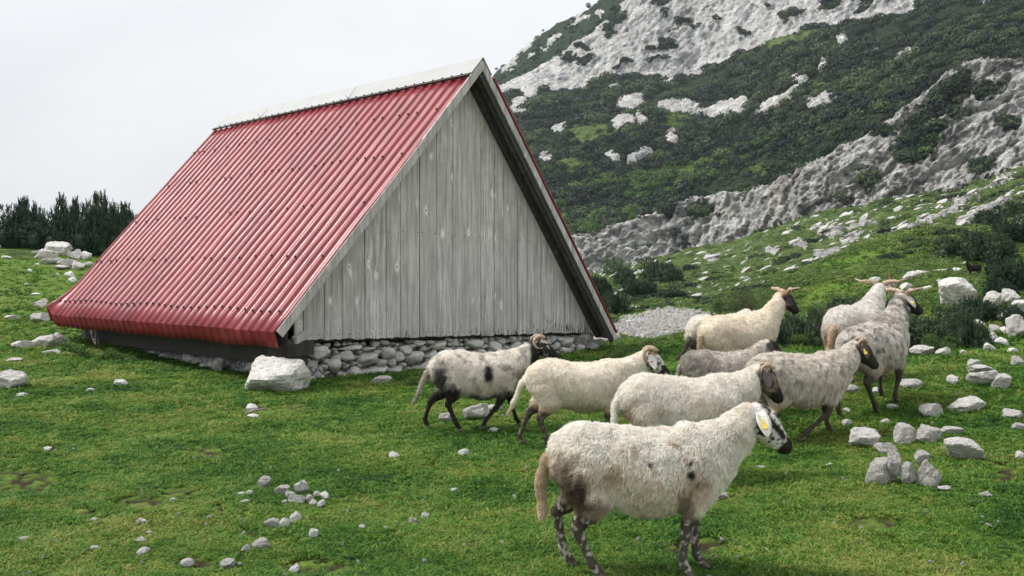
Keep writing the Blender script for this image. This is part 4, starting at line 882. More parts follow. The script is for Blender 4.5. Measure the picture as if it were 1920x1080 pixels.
for (S, l) in ((3.1, .22), (5.95, .18)):
    am = MB(); a = Vector((APX, S, APZ)) + dl * .35 + nl * .05; am.tube([a, a + Vector((.12, -.10, l)), ], [.004, .003], 5); am.tube([a + Vector((0, 0, 0)), a + Vector((-.02, .05, .06))], [.005, .004], 5)
    am.build('ridge_wire', M_SCREW, hut)
# barge boards and soffit of the front overhang
OV = .34
def plank(name, a, b, w, t_, wdir, tdir, mat, **k):
    """box from a to b, width w along wdir, thickness t_ along tdir"""
    a, b, wdir, tdir = map(Vector, (a, b, wdir, tdir)); m = MB(); q = []
    for e in (a, b): q += [e, e + wdir * w, e + wdir * w + tdir * t_, e + tdir * t_]
    m.add(q, [(0, 1, 2, 3), (7, 6, 5, 4), (0, 4, 5, 1), (1, 5, 6, 2), (2, 6, 7, 3), (3, 7, 4, 0)])
    return m.build(name, mat, hut, **k)
aL = Vector((APX, 0, APZ)); eps = .004
def onl(v, s, n=0): return Vector((APX, s, APZ)) + dl * v + nl * n
def onr(v, s, n=0): return Vector((APX, s, APZ)) + dr_ * v + nrr * n
# left: two lengths of barge board under the sheet edge
plank('barge_board', onl(.0, -.012, .03), onl(2.02, -.012, .0), .125, .03, -nl, (0, 1, 0), M_WOODL)
plank('barge_board', onl(1.98, -.02, -.004), onl(LL - .02, -.02, -.012), .12, .03, -nl, (0, 1, 0), M_WOODL)
plank('roof_edge_trim', onr(.33, -.035, .060), onr(LR + .02, -.035, .052), .030, .10, -nrr, (0, 1, 0), M_ROOF)
plank('barge_board', onr(.0, -.016, .012), onr(LR + .10, -.016, -.0), .115, .03, -nrr, (0, 1, 0), M_WOODL)
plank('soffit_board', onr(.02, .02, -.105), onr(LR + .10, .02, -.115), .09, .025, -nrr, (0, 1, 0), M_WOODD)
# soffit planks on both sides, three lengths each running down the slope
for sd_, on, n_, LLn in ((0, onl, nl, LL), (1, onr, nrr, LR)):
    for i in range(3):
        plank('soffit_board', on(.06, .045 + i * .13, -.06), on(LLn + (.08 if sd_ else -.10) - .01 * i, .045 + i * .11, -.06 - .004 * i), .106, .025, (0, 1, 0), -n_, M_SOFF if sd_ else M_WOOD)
# near lower corner: block and splintered end
plank('corner_block', (.32, -.035, .60), (.52, -.035, .68), .09, .12, (0, 0, 1), (0, 1, 0), M_WOODL)
plank('corner_block', (.20, .02, .58), (.20, .5, .60), .07, .10, (0, 0, 1), (1, 0, 0), M_WOODD)
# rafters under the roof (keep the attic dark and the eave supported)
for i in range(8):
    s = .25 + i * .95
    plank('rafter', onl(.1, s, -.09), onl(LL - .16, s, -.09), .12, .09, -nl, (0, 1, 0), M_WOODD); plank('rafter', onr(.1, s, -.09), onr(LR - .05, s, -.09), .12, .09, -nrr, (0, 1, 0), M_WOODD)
# gable boards, seams read off the photograph
SEAM = [552, 570, 609, 644, 685, 725, 752, 788, 820, 850, 876, 903, 928, 945, 971, 989, 1015, 1038, 1060, 1081, 1102, 1128]
def on_plane(px, s):     # pixel column -> gable coordinate t on the plane at depth s
    c = (px - 960) / F; ox = HUTO[0] + DR[0] * s; oy = HUTO[1] + DR[1] * s
    return (c * oy - ox) / (DF[0] - c * DF[1])
def roofz(t): return APZ + dl.z / dl.x * (t - APX) if t < APX else APZ + dr_.z / dr_.x * (t - APX)
def bottomz(t): return .612 - .0385 * (t - .6)
rb = random.Random(12)
ts = [on_plane(p, OV) for p in SEAM]
for i in range(len(ts) - 1):
    a = ts[i] + .004; b = ts[i + 1] - .006 - rb.uniform(0, .010); dpt = OV + rb.uniform(0, .014); th = .026
    zb = [bottomz(a) + rb.uniform(-.012, .012), bottomz(b) + rb.uniform(-.012, .012)]
    tops = [(a, roofz(a) - .12)] + ([(APX, APZ - .12)] if a < APX < b else []) + [(b, roofz(b) - .12)]
    nseg = 5; bot = [(a + (b - a) * j / nseg, zb[0] + (zb[1] - zb[0]) * j / nseg + (rb.uniform(-.010, .012) if 0 < j < nseg else 0)) for j in range(nseg + 1)]
    poly = bot + [(x, max(z, bot[0][1] + .02)) for x, z in reversed(tops)]
    cx = (a + b) / 2; V = [(x - cx, 0, z) for x, z in poly] + [(x - cx, th, z) for x, z in poly]; n = len(poly)
    f = [tuple(range(n)), tuple(reversed(range(n, 2 * n)))] + [(j, j + n, (j + 1) % n + n, (j + 1) % n) for j in range(n)]
    obj('gable_board', mesh('gable_board', V, f, M_WOOD), hut, (cx, dpt, 0))
nm = MB()
for i in range(len(ts) - 1):
    for fz in (2.18, 2.17):
        t = ts[i] + (.05 if fz > 2.175 else (ts[i + 1] - ts[i]) - .05); z = fz - .01 * t
        if z < roofz(t) - .2: z += rb.uniform(-.02, .02); nm.tube([(t, OV - .006, z), (t, OV + .01, z)], [.006, .006], 6)
    for q in (.3, .7):
        t = ts[i] + (ts[i + 1] - ts[i]) * q; nm.tube([(t, OV - .006, bottomz(t) + .07), (t, OV + .01, bottomz(t) + .07)], [.006, .006], 6)
nm.build('nails', M_SCREW, hut, kind='stuff')
# back gable
for i in range(14):
    a = .7 + i * .46; b = a + .452; V = []
    for y in (0, .026): V += [(a, y, .4), (b, y, .4), (b, y, max(.5, roofz(b) - .14)), (a, y, max(.5, roofz(a) - .14))]
    f = [(3, 2, 1, 0), (4, 5, 6, 7), (0, 1, 5, 4), (1, 2, 6, 5), (2, 3, 7, 6), (3, 0, 4, 7)]
    obj('gable_board', mesh('gable_board', V, f, M_WOOD), hut, (0, 6.7, 0))
# sill beams
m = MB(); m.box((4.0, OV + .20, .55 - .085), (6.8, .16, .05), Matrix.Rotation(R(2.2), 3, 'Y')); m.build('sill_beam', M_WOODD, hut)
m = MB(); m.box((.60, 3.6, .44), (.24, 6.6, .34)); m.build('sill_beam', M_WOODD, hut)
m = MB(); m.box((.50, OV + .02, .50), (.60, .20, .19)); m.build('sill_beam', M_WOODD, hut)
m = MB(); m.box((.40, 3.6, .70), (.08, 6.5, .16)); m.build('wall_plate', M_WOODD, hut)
m = MB(); m.box((.30, 5.9, .38), (.07, .09, .55), Matrix.Rotation(R(-16), 3, 'Y')); m.build('prop_post', M_WOOD, hut)
# rubble core and stones
m = MB(); m.box((4.05, OV + .47, .10), (6.9, .5, .66)); m.box((.85, 3.6, .0), (.4, 6.4, .46)); m.box((7.3, 3.6, .0), (.4, 6.4, .5)); m.box((4.05, 6.7, .1), (6.9, .4, .6)); m.build('rubble_core', M_RUBBLE, hut)
STM = [rock_mesh(300 + i, 3, 8, .10, 'stone', M_STONE) for i in range(14)]
placed = []
def stone(t, z, w, h, dpt=None, s=None, side=False, k=None, rot=0):
    me = STM[(k if k is not None else rb.randint(0, 99)) % len(STM)]
    dd = dpt or rb.uniform(.7, 1.1) * min(w, .3) + .05
    o = obj('stone', me, hut)
    if side: o.location = (.66 + dd * .1, t, z); o.scale = (dd, w * 1.12, h * 1.12)
    else: o.location = (t, OV + .135 if s is None else s, z); o.scale = (w * 1.12, dd, h * 1.12)
    o.rotation_euler = (rb.uniform(-.1, .1), rot + rb.uniform(-.12, .12), rb.choice([0, math.pi]) + rb.uniform(-.1, .1)); return o
def tz(px, py): 
    t = on_plane(px, OV + .1); Y = HUTO[1] + DR[1] * (OV + .1) + DF[1] * t; return t, pz(Y, py)
for (px, py, w, h) in [(602, 663, 44, 28), (588, 688, 24, 30), (652, 667, 26, 22), (628, 688, 30, 30), (620, 716, 52, 18), (585, 709, 20, 18), (657, 652, 36, 8), (690, 655, 24, 10), (700, 700, 60, 34), (738, 695, 30, 24), (745, 706, 22, 16), (764, 708, 40, 20), (665, 705, 36, 36), (690, 672, 34, 26), (725, 662, 30, 24),
                       (892, 645, 36, 18), (1100, 634, 44, 26), (1065, 640, 26, 20), (1112, 650, 24, 18), (1085, 652, 26, 14), (1045, 650, 22, 18), (900, 660, 22, 16), (780, 668, 34, 26), (760, 655, 26, 20), (800, 690, 30, 24), (1010, 642, 22, 18)]:
    t, z = tz(px, py); Y = HUTO[1] + DF[1] * t; w_ = w * Y / F * 1.28; h_ = h * Y / F; stone(t, z, w_, h_); placed.append((t, z, w_ / 2, h_ / 2))
tries = 0; cnt = 0
while cnt < 190 and tries < 30000:
    tries += 1; t = rb.uniform(.60, 7.55); zt_ = bottomz(t) - .03; z = rb.uniform(-.05, zt_ - .03)
    w = rb.uniform(.14, .36) if cnt < 55 else (rb.uniform(.09, .2) if cnt < 120 else rb.uniform(.05, .11)); h = w * rb.uniform(.45, .85)
    if z + h / 2 > zt_: continue
    if all(((t - a) / (w / 2 + c)) ** 2 + ((z - b) / (h / 2 + d)) ** 2 > .78 for a, b, c, d in placed):
        placed.append((t, z, w / 2, h / 2)); stone(t, z, w, h); cnt += 1
for i in range(44):
    stone(rb.uniform(.5, 6.7), rb.uniform(.02, .17), rb.uniform(.16, .4), rb.uniform(.10, .18), .28, side=True)

# ------------------------------------------------------------------ sheep
def seg_d(P, a, b):
    a = np.array(a); b = np.array(b); ab = b - a; t = np.clip(((P - a) @ ab) / (ab @ ab + 1e-9), 0, 1)
    return np.linalg.norm(P - (a + t[:, None] * ab), axis=1), t
TRUNK = [(-.465, .62, .53, .04), (-.425, .69, .47, .10), (-.34, .755, .435, .140), (-.22, .762, .410, .160), (-.10, .738, .350, .188), (.04, .724, .310, .200), (.15, .728, .325, .188), (.25, .742, .375, .160), (.34, .742, .405, .138), (.41, .705, .45, .105), (.465, .64, .51, .05)]
LEGS0 = {  # y, then side-view joints: hip/shoulder, knee/elbow, hock/carpus, fetlock, toe
 'rn': [-.095, (-.30, .56), (-.235, .40), (-.335, .265), (-.30, .085), (-.265, .015)], 'rf': [.095, (-.30, .56), (-.25, .40), (-.40, .275), (-.38, .085), (-.345, .015)],
 'fn': [-.085, (.30, .52), (.25, .39), (.235, .235), (.225, .075), (.255, .015)], 'ff': [.085, (.31, .52), (.28, .39), (.30, .235), (.31, .075), (.345, .015)]}
def ear_mesh(L=.13, w=.034):
    V = []; F_ = []; n = 7
    for i in range(n + 1):
        t = i / n; ww = w * math.sin(math.pi * min(1, .12 + t * .88)) ** .7 + .004; cz = -.03 * t * t
        for j in range(5):
            u = (j - 2) / 2.0; V.append((u * ww, -L * t, cz + .014 * u * u * (1 - t * .4)))
        for j in range(5):
            u = (j - 2) / 2.0; V.append((u * ww * .9, -L * t, cz + .014 * u * u * (1 - t * .4) - .006))
    for i in range(n):
        for j in range(4):
            a = i * 10 + j; F_.append((a, a + 1, a + 11, a + 10)); b = a + 5; F_.append((b + 10, b + 11, b + 1, b))
        a = i * 10; F_.append((a, a + 10, a + 15, a + 5)); F_.append((a + 4, a + 9, a + 19, a + 14))
    k = n * 10; F_.append((k, k + 1, k + 2, k + 3, k + 4, k + 9, k + 8, k + 7, k + 6, k + 5)); F_.append((5, 6, 7, 8, 9, 4, 3, 2, 1, 0))
    return V, F_
def sheep(label, px, Y, yaw, sc, coat, head=(.60, .80, -48, 0), legs=None, wool=.035, nh=15000, horns=None, tag=None, tail='long', tilt=0, seed=0, fat=1.0, group='sheep of the walking flock', cat='sheep', name='sheep', earc=None, vox=.012, zoff=0, nz=0):
    """head = (poll x, poll z, pitch deg, yaw deg); coat(P, zone) -> rgb"""
    x0 = (px - 960) / F * Y; root = empty(name, (0, 0, 0), yaw, label=label, cat=cat, group=group)
    ca, sa = math.cos(yaw), math.sin(yaw)
    L = {k: [v[0]] + list(v[1:]) for k, v in LEGS0.items()}
    for k, v in (legs or {}).items(): L[k] = [LEGS0[k][0]] + list(v) if len(v) == 5 else [LEGS0[k][0]] + list(LEGS0[k][1:3]) + list(v)
    # ground under every foot
    gz = {}
    for k, v in L.items():
        fx, fy = v[5][0] * sc, v[0] * sc; gz[k] = zt(x0 + ca * fx - sa * fy, Y + sa * fx + ca * fy)
    z0 = sum(gz.values()) / 4 + zoff; root.location = (x0, Y, z0)
    ct, st = math.cos(R(tilt)), math.sin(R(tilt))
    def T(x, z):  # body tilt about the middle of the trunk (nose up positive)
        return (x * ct - (z - .5) * st, .5 + x * st + (z - .5) * ct)
    V = []; Fc = []
    def add(vf):
        b = len(V); V.extend(vf[0]); Fc.extend(tuple(i + b for i in q) for q in vf[1])
    pts = []; rad = []
    for x, zt_, zb_, hw in TRUNK:
        a, c = T(x, (zt_ + zb_) / 2); pts.append(Vector((a, 0, c))); rad.append((hw * fat, (zt_ - zb_) / 2 * (1 + (fat - 1) * .5)))
    add(loft(pts, rad, 20))
    hx, hz, hp, hy = head; 
    n0 = T(.30, .60); n1 = ((n0[0] + hx) / 2 + .02, (n0[1] + hz) / 2 + .0)
    hy_ = R(hy); hp_ = R(hp); hd = Vector((math.cos(hp_) * math.cos(hy_), math.cos(hp_) * math.sin(hy_), math.sin(hp_)))
    poll = Vector((hx, 0, hz)); side = Vector((-math.sin(hy_), math.cos(hy_), 0)); upv = hd.cross(side) * -1
    if upv.z < 0: upv = -upv
    neck = [Vector((n0[0] - .08, 0, n0[1])), Vector((n0[0] + .04, 0, n0[1] + .02)), Vector((n1[0], 0, n1[1] - .015)), poll - upv * .035, poll + hd * .03 - upv * .03]
    add(loft(neck, [(.12, .16), (.12, .145), (.085, .105), (.06, .072), (.045, .055)], 16))
    hs = [(-.040, .036, .044, 0), (.0, .060, .068, 0), (.045, .069, .082, -.006), (.10, .063, .075, -.016), (.15, .050, .058, -.020), (.195, .041, .046, -.022), (.225, .040, .042, -.026), (.245, .028, .030, -.030), (.254, .010, .012, -.032)]
    add(loft([poll + hd * a + upv * (o - .03) for a, w, h, o in hs], [(w, h) for a, w, h, o in hs], 16, side))
    segs = []
    rr_r = [(.085, .13), (.062, .095), (.030, .036), (.019, .021), (.023, .024)]; fr_r = [(.06, .10), (.050, .060), (.027, .030), (.0185, .02), (.022, .024)]
    feet = []
    for k, v in L.items():
        y = v[0] * fat ** .5; dz = (gz[k] - z0) / sc; rear = k[0] == 'r'; J = []
        for i, (a, c) in enumerate(v[1:]):
            if i < 2: a, c = T(a, c)
            else: c = c + dz * (.5 if i == 2 else 1.0)
            J.append(Vector((a, y * (1.0 if i > 0 else .85), c)))
        rads = rr_r if rear else fr_r
        # extra rings for calf and cannon
        Pj = [J[0], J[1], (J[1] + J[2]) / 2, J[2], (J[2] + J[3]) / 2, J[3], J[4] + Vector((0, 0, .01))]
        m2 = lambda p, q, f: (p[0] * f + q[0] * (1 - f), p[1] * f + q[1] * (1 - f))
        Rj = [rads[0], rads[1], m2(rads[1], rads[2], .38), rads[2], (rads[3][0] * .95, rads[3][1] * 1.0), rads[4], (.022, .024)]
        add(loft(Pj, Rj, 12)); segs.append(J); feet.append((J[3], J[4]))
    # tail
    tb = T(-.455, .60); dtz = 0
    if tail == 'long': tp = [Vector((tb[0] + .05, 0, tb[1] + .04)), Vector((tb[0] - .035, 0, tb[1] - .02)), Vector((tb[0] - .055, 0, tb[1] - .13)), Vector((tb[0] - .05, 0, tb[1] - .24)), Vector((tb[0] - .045, 0, tb[1] - .31))]
    elif tail == 'back': tp = [Vector((tb[0] + .05, 0, tb[1] + .04)), Vector((tb[0] - .05, 0, tb[1] - .04)), Vector((tb[0] - .10, 0, tb[1] - .16)), Vector((tb[0] - .15, 0, tb[1] - .27)), Vector((tb[0] - .18, 0, tb[1] - .33))]
    elif tail == 'kick': tp = [Vector((tb[0] + .05, 0, tb[1] + .0)), Vector((tb[0] - .04, 0, tb[1] - .12)), Vector((tb[0] - .10, 0, tb[1] - .22)), Vector((tb[0] - .20, 0, tb[1] - .30)), Vector((tb[0] - .25, 0, tb[1] - .33))]
    else: tp = [Vector((tb[0] + .05, 0, tb[1] + .02)), Vector((tb[0] - .03, 0, tb[1] - .02)), Vector((tb[0] - .045, 0, tb[1] - .10))]
    add(loft(tp, [(.035, .04), (.028, .028), (.022, .022), (.020, .020), (.014, .014)][:len(tp)], 10))
    me0 = mesh('tmp', V, Fc); tmp = bpy.data.objects.new('tmp', me0); COL.objects.link(tmp)
    rm = tmp.modifiers.new('r', 'REMESH'); rm.mode = 'VOXEL'; rm.voxel_size = vox
    smd = tmp.modifiers.new('s', 'SMOOTH'); smd.factor = .5; smd.iterations = 4
    dg = bpy.context.evaluated_depsgraph_get(); me = bpy.data.meshes.new_from_object(tmp.evaluated_get(dg)); me.name = 'body'
    bpy.data.objects.remove(tmp); bpy.data.meshes.remove(me0)
    nv = len(me.vertices); P = np.empty(nv * 3, np.float32); me.vertices.foreach_get('co', P); P = P.reshape(-1, 3).astype(float)
    Nn = np.empty(nv * 3, np.float32); me.vertices.foreach_get('normal', Nn); Nn = Nn.reshape(-1, 3).astype(float)
    # woolly surface relief
    dh, th = seg_d(P, poll - upv * .03 - hd * .02, poll + hd * .2 - upv * .045); rh = np.interp(th, [0, .35, 1], [.072, .082, .055])
    headm = sst(1.35, .95, dh / rh) * sst(-.05, .03, (P - np.array(poll)) @ np.array(hd) + .03)
    legm = np.zeros(nv); legt = np.zeros(nv)
    for J in segs:
        d1, t1 = seg_d(P, J[1], J[2]); d2, t2 = seg_d(P, J[2], J[3]); d3, t3 = seg_d(P, J[3], J[4])
        a = np.where(d1 < .10, np.clip(t1 * 1.0, 0, 1), 0) * sst(.42, .30, P[:, 2]); b = np.where((d2 < .055) | (d3 < .06), 1.0, 0)
        legm = np.maximum(legm, np.maximum(a * sst(.13, .05, d1), b))
        legt = np.maximum(legt, np.where(b > 0, 1 + t2, 0))
    tailm = np.zeros(nv)
    for i in range(1, len(tp) - 1):
        d, t = seg_d(P, tp[i], tp[i + 1]); tailm = np.maximum(tailm, sst(.065, .045, d))
    tailm *= sst(tb[0] + .02, tb[0] - .025, P[:, 0])
    hl = np.stack([(P - np.array(poll)) @ np.array(hd), (P - np.array(poll)) @ np.array(side), (P - np.array(poll)) @ np.array(upv)], 1)
    nx = np.clip((P[:, 0] - n0[0] - .12) / (hx - n0[0] - .12 + 1e-6), 0, 1); neckm = nx * (P[:, 2] > .4) * (1 - legm)
    woolm = (1 - headm) * (1 - legm)
    bodyfb = fbm(P * 9 + seed, 3)
    P2 = P + Nn * (woolm * (.010 * bodyfb + .004 * pn(P * 34)))[:, None]
    me.vertices.foreach_set('co', P2.astype(np.float32).ravel())
    Z = dict(head=headm, leg=legm, legt=legt, tail=tailm, neck=neckm, wool=woolm, hl=hl, N=Nn)
    C = np.clip(coat(P, Z, seed), 0, 1)
    for m_ in list(me.materials): me.materials.pop()
    me.materials.clear(); me.materials.append(M_SKIN); me.polygons.foreach_set('use_smooth', np.ones(len(me.polygons), bool))
    set_attr(me, 'coat', 'FLOAT_COLOR', 'POINT', np.concatenate([C * .85, np.ones((nv, 1))], 1)); me.update()
    body = obj('body', me, root)
    root.scale = (sc, sc, sc); wool *= .86
    # fleece
    rs = np.random.RandomState(seed + 1)
    me.calc_loop_triangles(); nt = len(me.loop_triangles); tri = np.empty(nt * 3, np.int32); me.loop_triangles.foreach_get('vertices', tri); tri = tri.reshape(-1, 3)
    A = P2[tri]; ar = np.linalg.norm(np.cross(A[:, 1] - A[:, 0], A[:, 2] - A[:, 0]), axis=1); wv = (woolm + .35)[tri].mean(1); pr = ar * wv; pr /= pr.sum()
    ti = rs.choice(nt, nh, p=pr); b = rs.dirichlet((1, 1, 1), nh)
    root_ = (A[ti] * b[:, :, None]).sum(1); nn_ = (Nn[tri[ti]] * b[:, :, None]).sum(1); nn_ /= np.linalg.norm(nn_, axis=1)[:, None] + 1e-9
    wm = (woolm[tri[ti]] * b).sum(1); hm_ = (headm[tri[ti]] * b).sum(1); cc = (C[tri[ti]] * b[:, :, None]).sum(1); nk = (neckm[tri[ti]] * b).sum(1)
    tl_ = (tailm[tri[ti]] * b).sum(1); ln = (.007 + (wool - .007) * sst(.3, 1, wm)) * rs.uniform(.6, 1.25, nh) * (1 - .35 * nk) * (1 - .55 * tl_)
    cl = np.stack([fbm(root_ * 14 + 3 + seed, 2), fbm(root_ * 14 + 31 + seed, 2), fbm(root_ * 14 + 77 + seed, 2)], 1)
    flow = np.array([-.35, 0, -.62]) * (1 - .0 * wm)[:, None] + .75 * cl + rs.normal(0, .16, (nh, 3))
    flow -= nn_ * (flow * nn_).sum(1)[:, None] * .8
    d0 = nn_ * 1.0 + flow * .55; d1 = nn_ * .40 + flow * 1.1 + np.array([0, 0, -.15]); d0 /= np.linalg.norm(d0, axis=1)[:, None]; d1 /= np.linalg.norm(d1, axis=1)[:, None]
    p1 = root_ + d0 * (ln * .5)[:, None]; p2 = p1 + d1 * (ln * .35)[:, None]; p3 = p2 + (d1 * .8 + rs.normal(0, .3, (nh, 3))) * (ln * .28)[:, None]
    pos = np.stack([root_ - nn_ * .003, p1, p2, p3], 1).reshape(-1, 3)
    hc = bpy.data.hair_curves.new('fleece'); hc.add_curves([4] * nh)
    hc.attributes['position'].data.foreach_set('vector', pos.astype(np.float32).ravel())
    ra = hc.attributes.get('radius') or hc.attributes.new('radius', 'FLOAT', 'POINT')
    base = np.clip(.0011 * (15000 / nh) ** .5 * 1.25, .0009, .003) / 1.0
    ra.data.foreach_set('value', (np.tile([1.0, .95, .7, .25], nh) * base).astype(np.float32))
    jit = rs.uniform(.84, 1.12, (nh, 1)); cc = np.clip(cc * (1 + .22 * fbm(root_ * 38 + seed, 2))[:, None] * jit * (1 + .06 * rs.normal(0, 1, (nh, 1))), 0, .93)
    ca_ = hc.attributes.new('coat', 'FLOAT_COLOR', 'CURVE'); ca_.data.foreach_set('color', np.concatenate([cc, np.ones((nh, 1))], 1).astype(np.float32).ravel())
    hc.materials.append(M_WOOL); fo = bpy.data.objects.new('fleece', hc); link(fo, root)
    # hooves (two claws)
    for f0, f1 in feet:
        m = MB(); d = (f1 - f0); d.z = 0; d = d.normalized() if d.length > 1e-3 else Vector((1, 0, 0))
        for sy in (-1, 1):
            c = Vector((f1.x, f1.y + sy * .012, f1.z - .012)); m.tube([c - d * .018 + Vector((0, 0, .032)), c + d * .012 + Vector((0, 0, .012)), c + d * .034 + Vector((0, 0, -.002))], [.0135, .0145, .007], 8)
        m.build('hoof', M_HOOF, root, True)
    # ears, eyes, horns, tag
    Bm = Matrix((hd, side, upv)).transposed()
    ec = earc or tuple(C[np.argmax(headm * (hl[:, 0] < .06))])
    for sy in (-1, 1):
        v, f = ear_mesh(); em = mesh('ear', v, f, None, True)
        mt = bpy.data.materials.get('ear_%.2f_%.2f' % (ec[0], ec[1])) or plain('ear_%.2f_%.2f' % (ec[0], ec[1]), ec, .9, 0, .2, 60); em.materials.append(mt)
        e = obj('ear', em, root)
        if sy < 0: Mr = Matrix.Rotation(R(48), 3, 'Z') @ Matrix.Rotation(R(22), 3, 'X') @ Matrix.Rotation(R(-50), 3, 'Y')
        else: Mr = Matrix.Rotation(R(132), 3, 'Z') @ Matrix.Rotation(R(22), 3, 'X') @ Matrix.Rotation(R(50), 3, 'Y')
        M4 = (Bm @ Mr).to_4x4(); M4.translation = poll + hd * -.008 + side * (sy * .052) - upv * .012; e.matrix_local = M4
        if tag and sy < 0:
            m = MB(); m.box((0, 0, 0), (.029, .027, .003)); m.box((0, .026, 0), (.014, .022, .003)); g = m.build('ear_tag', M_TAG, root)
            M5 = (Bm @ Mr @ Matrix.Rotation(R(tag), 3, 'X')).to_4x4(); M5.translation = M4.translation + (Bm @ Mr @ Vector((0, -.066, -.012))) + Vector((0, -.012, -.004)); g.matrix_local = M5
        if tag and sy > 0 and tag < 0:
            m = MB(); m.box((0, 0, 0), (.029, .027, .003)); g = m.build('ear_tag', M_TAG, root); M5 = (Bm @ Mr).to_4x4(); M5.translation = M4.translation + (Bm @ Mr @ Vector((0, -.066, -.014))); g.matrix_local = M5
        m = MB(); c = poll + hd * .082 + side * (sy * .0575) - upv * .018
        b_ = bmesh.new(); bmesh.ops.create_uvsphere(b_, u_segments=12, v_segments=8, radius=.0115); eme = bpy.data.meshes.new('eye'); b_.to_mesh(eme); b_.free(); eme.materials.append(M_EYE); obj('eye', eme, root, c)
        if horns:
            base_ = poll + hd * .018 + side * (sy * .030) + upv * .028; pth = []; rd = []
            if horns == 'curl':
                for i in range(15):
                    a = i / 14 * 4.6; r_ = .062 * (1 - .25 * i / 14); cen = base_ - hd * .03 + side * sy * (.018 + .05 * i / 14) - upv * .035
                    pth.append(cen + (upv * math.cos(a - .35) - hd * math.sin(a - .35)) * r_ * 1.05); rd.append(.024 * (1 - i / 15.5) ** .8)
            elif horns == 'short':
                for i in range(10):
                    a = i / 9 * 3.0; r_ = .045; cen = base_ - hd * .02 + side * sy * (.014 + .03 * i / 9) - upv * .03
                    pth.append(cen + (upv * math.cos(a - .3) - hd * math.sin(a - .3)) * r_); rd.append(.018 * (1 - i / 11) ** .8)
            else:   # spread: sweeping sideways with an upturned tip
                for i in range(13):
                    t = i / 12; pth.append(base_ + side * sy * (.225 * t ** .85) + upv * (.030 * math.sin(t * 3.0) - .055 * t + .085 * max(0, t - .6) ** 1.2 / .3) - hd * (.07 * math.sin(t * 2.6))); rd.append(.030 * (1 - t * .80))
            hm2 = MB(); V_, F2 = loft(pth, [(r_ * (1 + .10 * (i % 2)), r_) for i, r_ in enumerate(rd)], 10, tuple(side if horns != 'spread' else upv)); hm2.add(V_, F2); hm2.build('horn', M_HORN, root, True)
    return root

CREAM = np.array([.95, .89, .81]); TAN = np.array([.55, .40, .26]); BRN = np.array([.26, .165, .095]); BLK = np.array([.018, .016, .016]); GRY = np.array([.33, .30, .28]); WHT = np.array([.82, .79, .74])
def lerp(a, b, t): return a * (1 - t[:, None]) + b * t[:, None]
def spots(P, f, seed, lo, hi): return sst(lo, hi, fbm(P * f + seed * 3.7, 2))
def blob(P, c, r, seed=0, n=.35, e=.55):
    d = np.linalg.norm((P - np.array(c)) / np.array(r), axis=1) + n * fbm(P * 22 + seed, 3); return sst(1.35, e, d)
def base_wool(P, s, warm=.35, col=CREAM):
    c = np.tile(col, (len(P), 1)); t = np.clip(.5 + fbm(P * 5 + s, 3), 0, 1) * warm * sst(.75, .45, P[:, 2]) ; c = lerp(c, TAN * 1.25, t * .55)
    return lerp(c, BRN * 1.6, sst(.35, .75, fbm(P * 13 + s + 9, 3)) * warm * .5)
def black_legs(c, Z, P, s, white=0.0, up=.9):
    l = sst(.25, .7, Z['leg']) * up; k = lerp(np.tile(BLK, (len(P), 1)), np.tile(np.array([.62, .56, .50]), (len(P), 1)), spots(P, 34, s, .17, .40) * white)
    return lerp(c, k, l)
def coatA(P, Z, s):
    c = base_wool(P, s, .65)
    c = lerp(c, BRN * 1.1, blob(P, (-.39, 0, .50), (.10, .3, .13), s) * .75); c = lerp(c, BRN * .28, blob(P, (-.33, 0, .43), (.075, .3, .13), s + 1) * .95)
    c = lerp(c, BRN * 1.0, blob(P, (-.24, 0, .36), (.10, .3, .07), s + 2) * .7); c = lerp(c, TAN, blob(P, (-.16, -.2, .54), (.04, .2, .06), s) * .6)
    c = lerp(c, BRN * .8, blob(P, (.20, -.2, .40), (.05, .2, .09), s + 3) * .75); c = lerp(c, TAN * .9, blob(P, (.27, -.2, .50), (.06, .2, .06), s + 4) * .5)
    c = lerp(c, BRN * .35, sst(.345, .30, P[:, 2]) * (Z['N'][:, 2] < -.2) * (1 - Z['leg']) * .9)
    for q, r_ in (((.02, -.21, .60), .014), ((.21, -.17, .60), .014), ((.22, -.18, .545), .022), ((.25, -.17, .50), .014)): c = lerp(c, BLK * 2, blob(P, q, (r_, .06, r_), s, .1))
    c = lerp(c, TAN * .95, Z['tail'] * .75); c = lerp(c, np.array([.75, .62, .48]), Z['tail'] * sst(.36, .30, P[:, 2]) * .8)
    c = lerp(c, BRN * .9, sst(.15, .6, Z['leg']) * sst(.22, .36, P[:, 2]) * .8)
    c = black_legs(c, Z, P, s, .95)
    c = lerp(c, TAN * 1.2, Z['neck'] * .25 * spots(P, 8, s, .0, .4))
    h = Z['hl']; f = np.tile(np.array([.80, .76, .73]), (len(P), 1)); k = sst(.16, .30, fbm(h * 42 + 5, 2)) * sst(-.03, .05, h[:, 0]) 
    f = lerp(f, BLK, np.clip(k, 0, 1)); dd, tt = seg_d(h, (.02, -.06, -.005), (.165, -.035, -.02)); f = lerp(f, BLK, sst(.024, .013, dd))
    f = lerp(f, BLK, sst(.180, .192, h[:, 0] + .014 * fbm(h * 40, 2))); 
    f = lerp(f, BLK, blob(h, (.005, -.02, .03), (.035, .035, .02), 3))
    c = lerp(c, f, sst(.3, .7, Z['head'])); return c
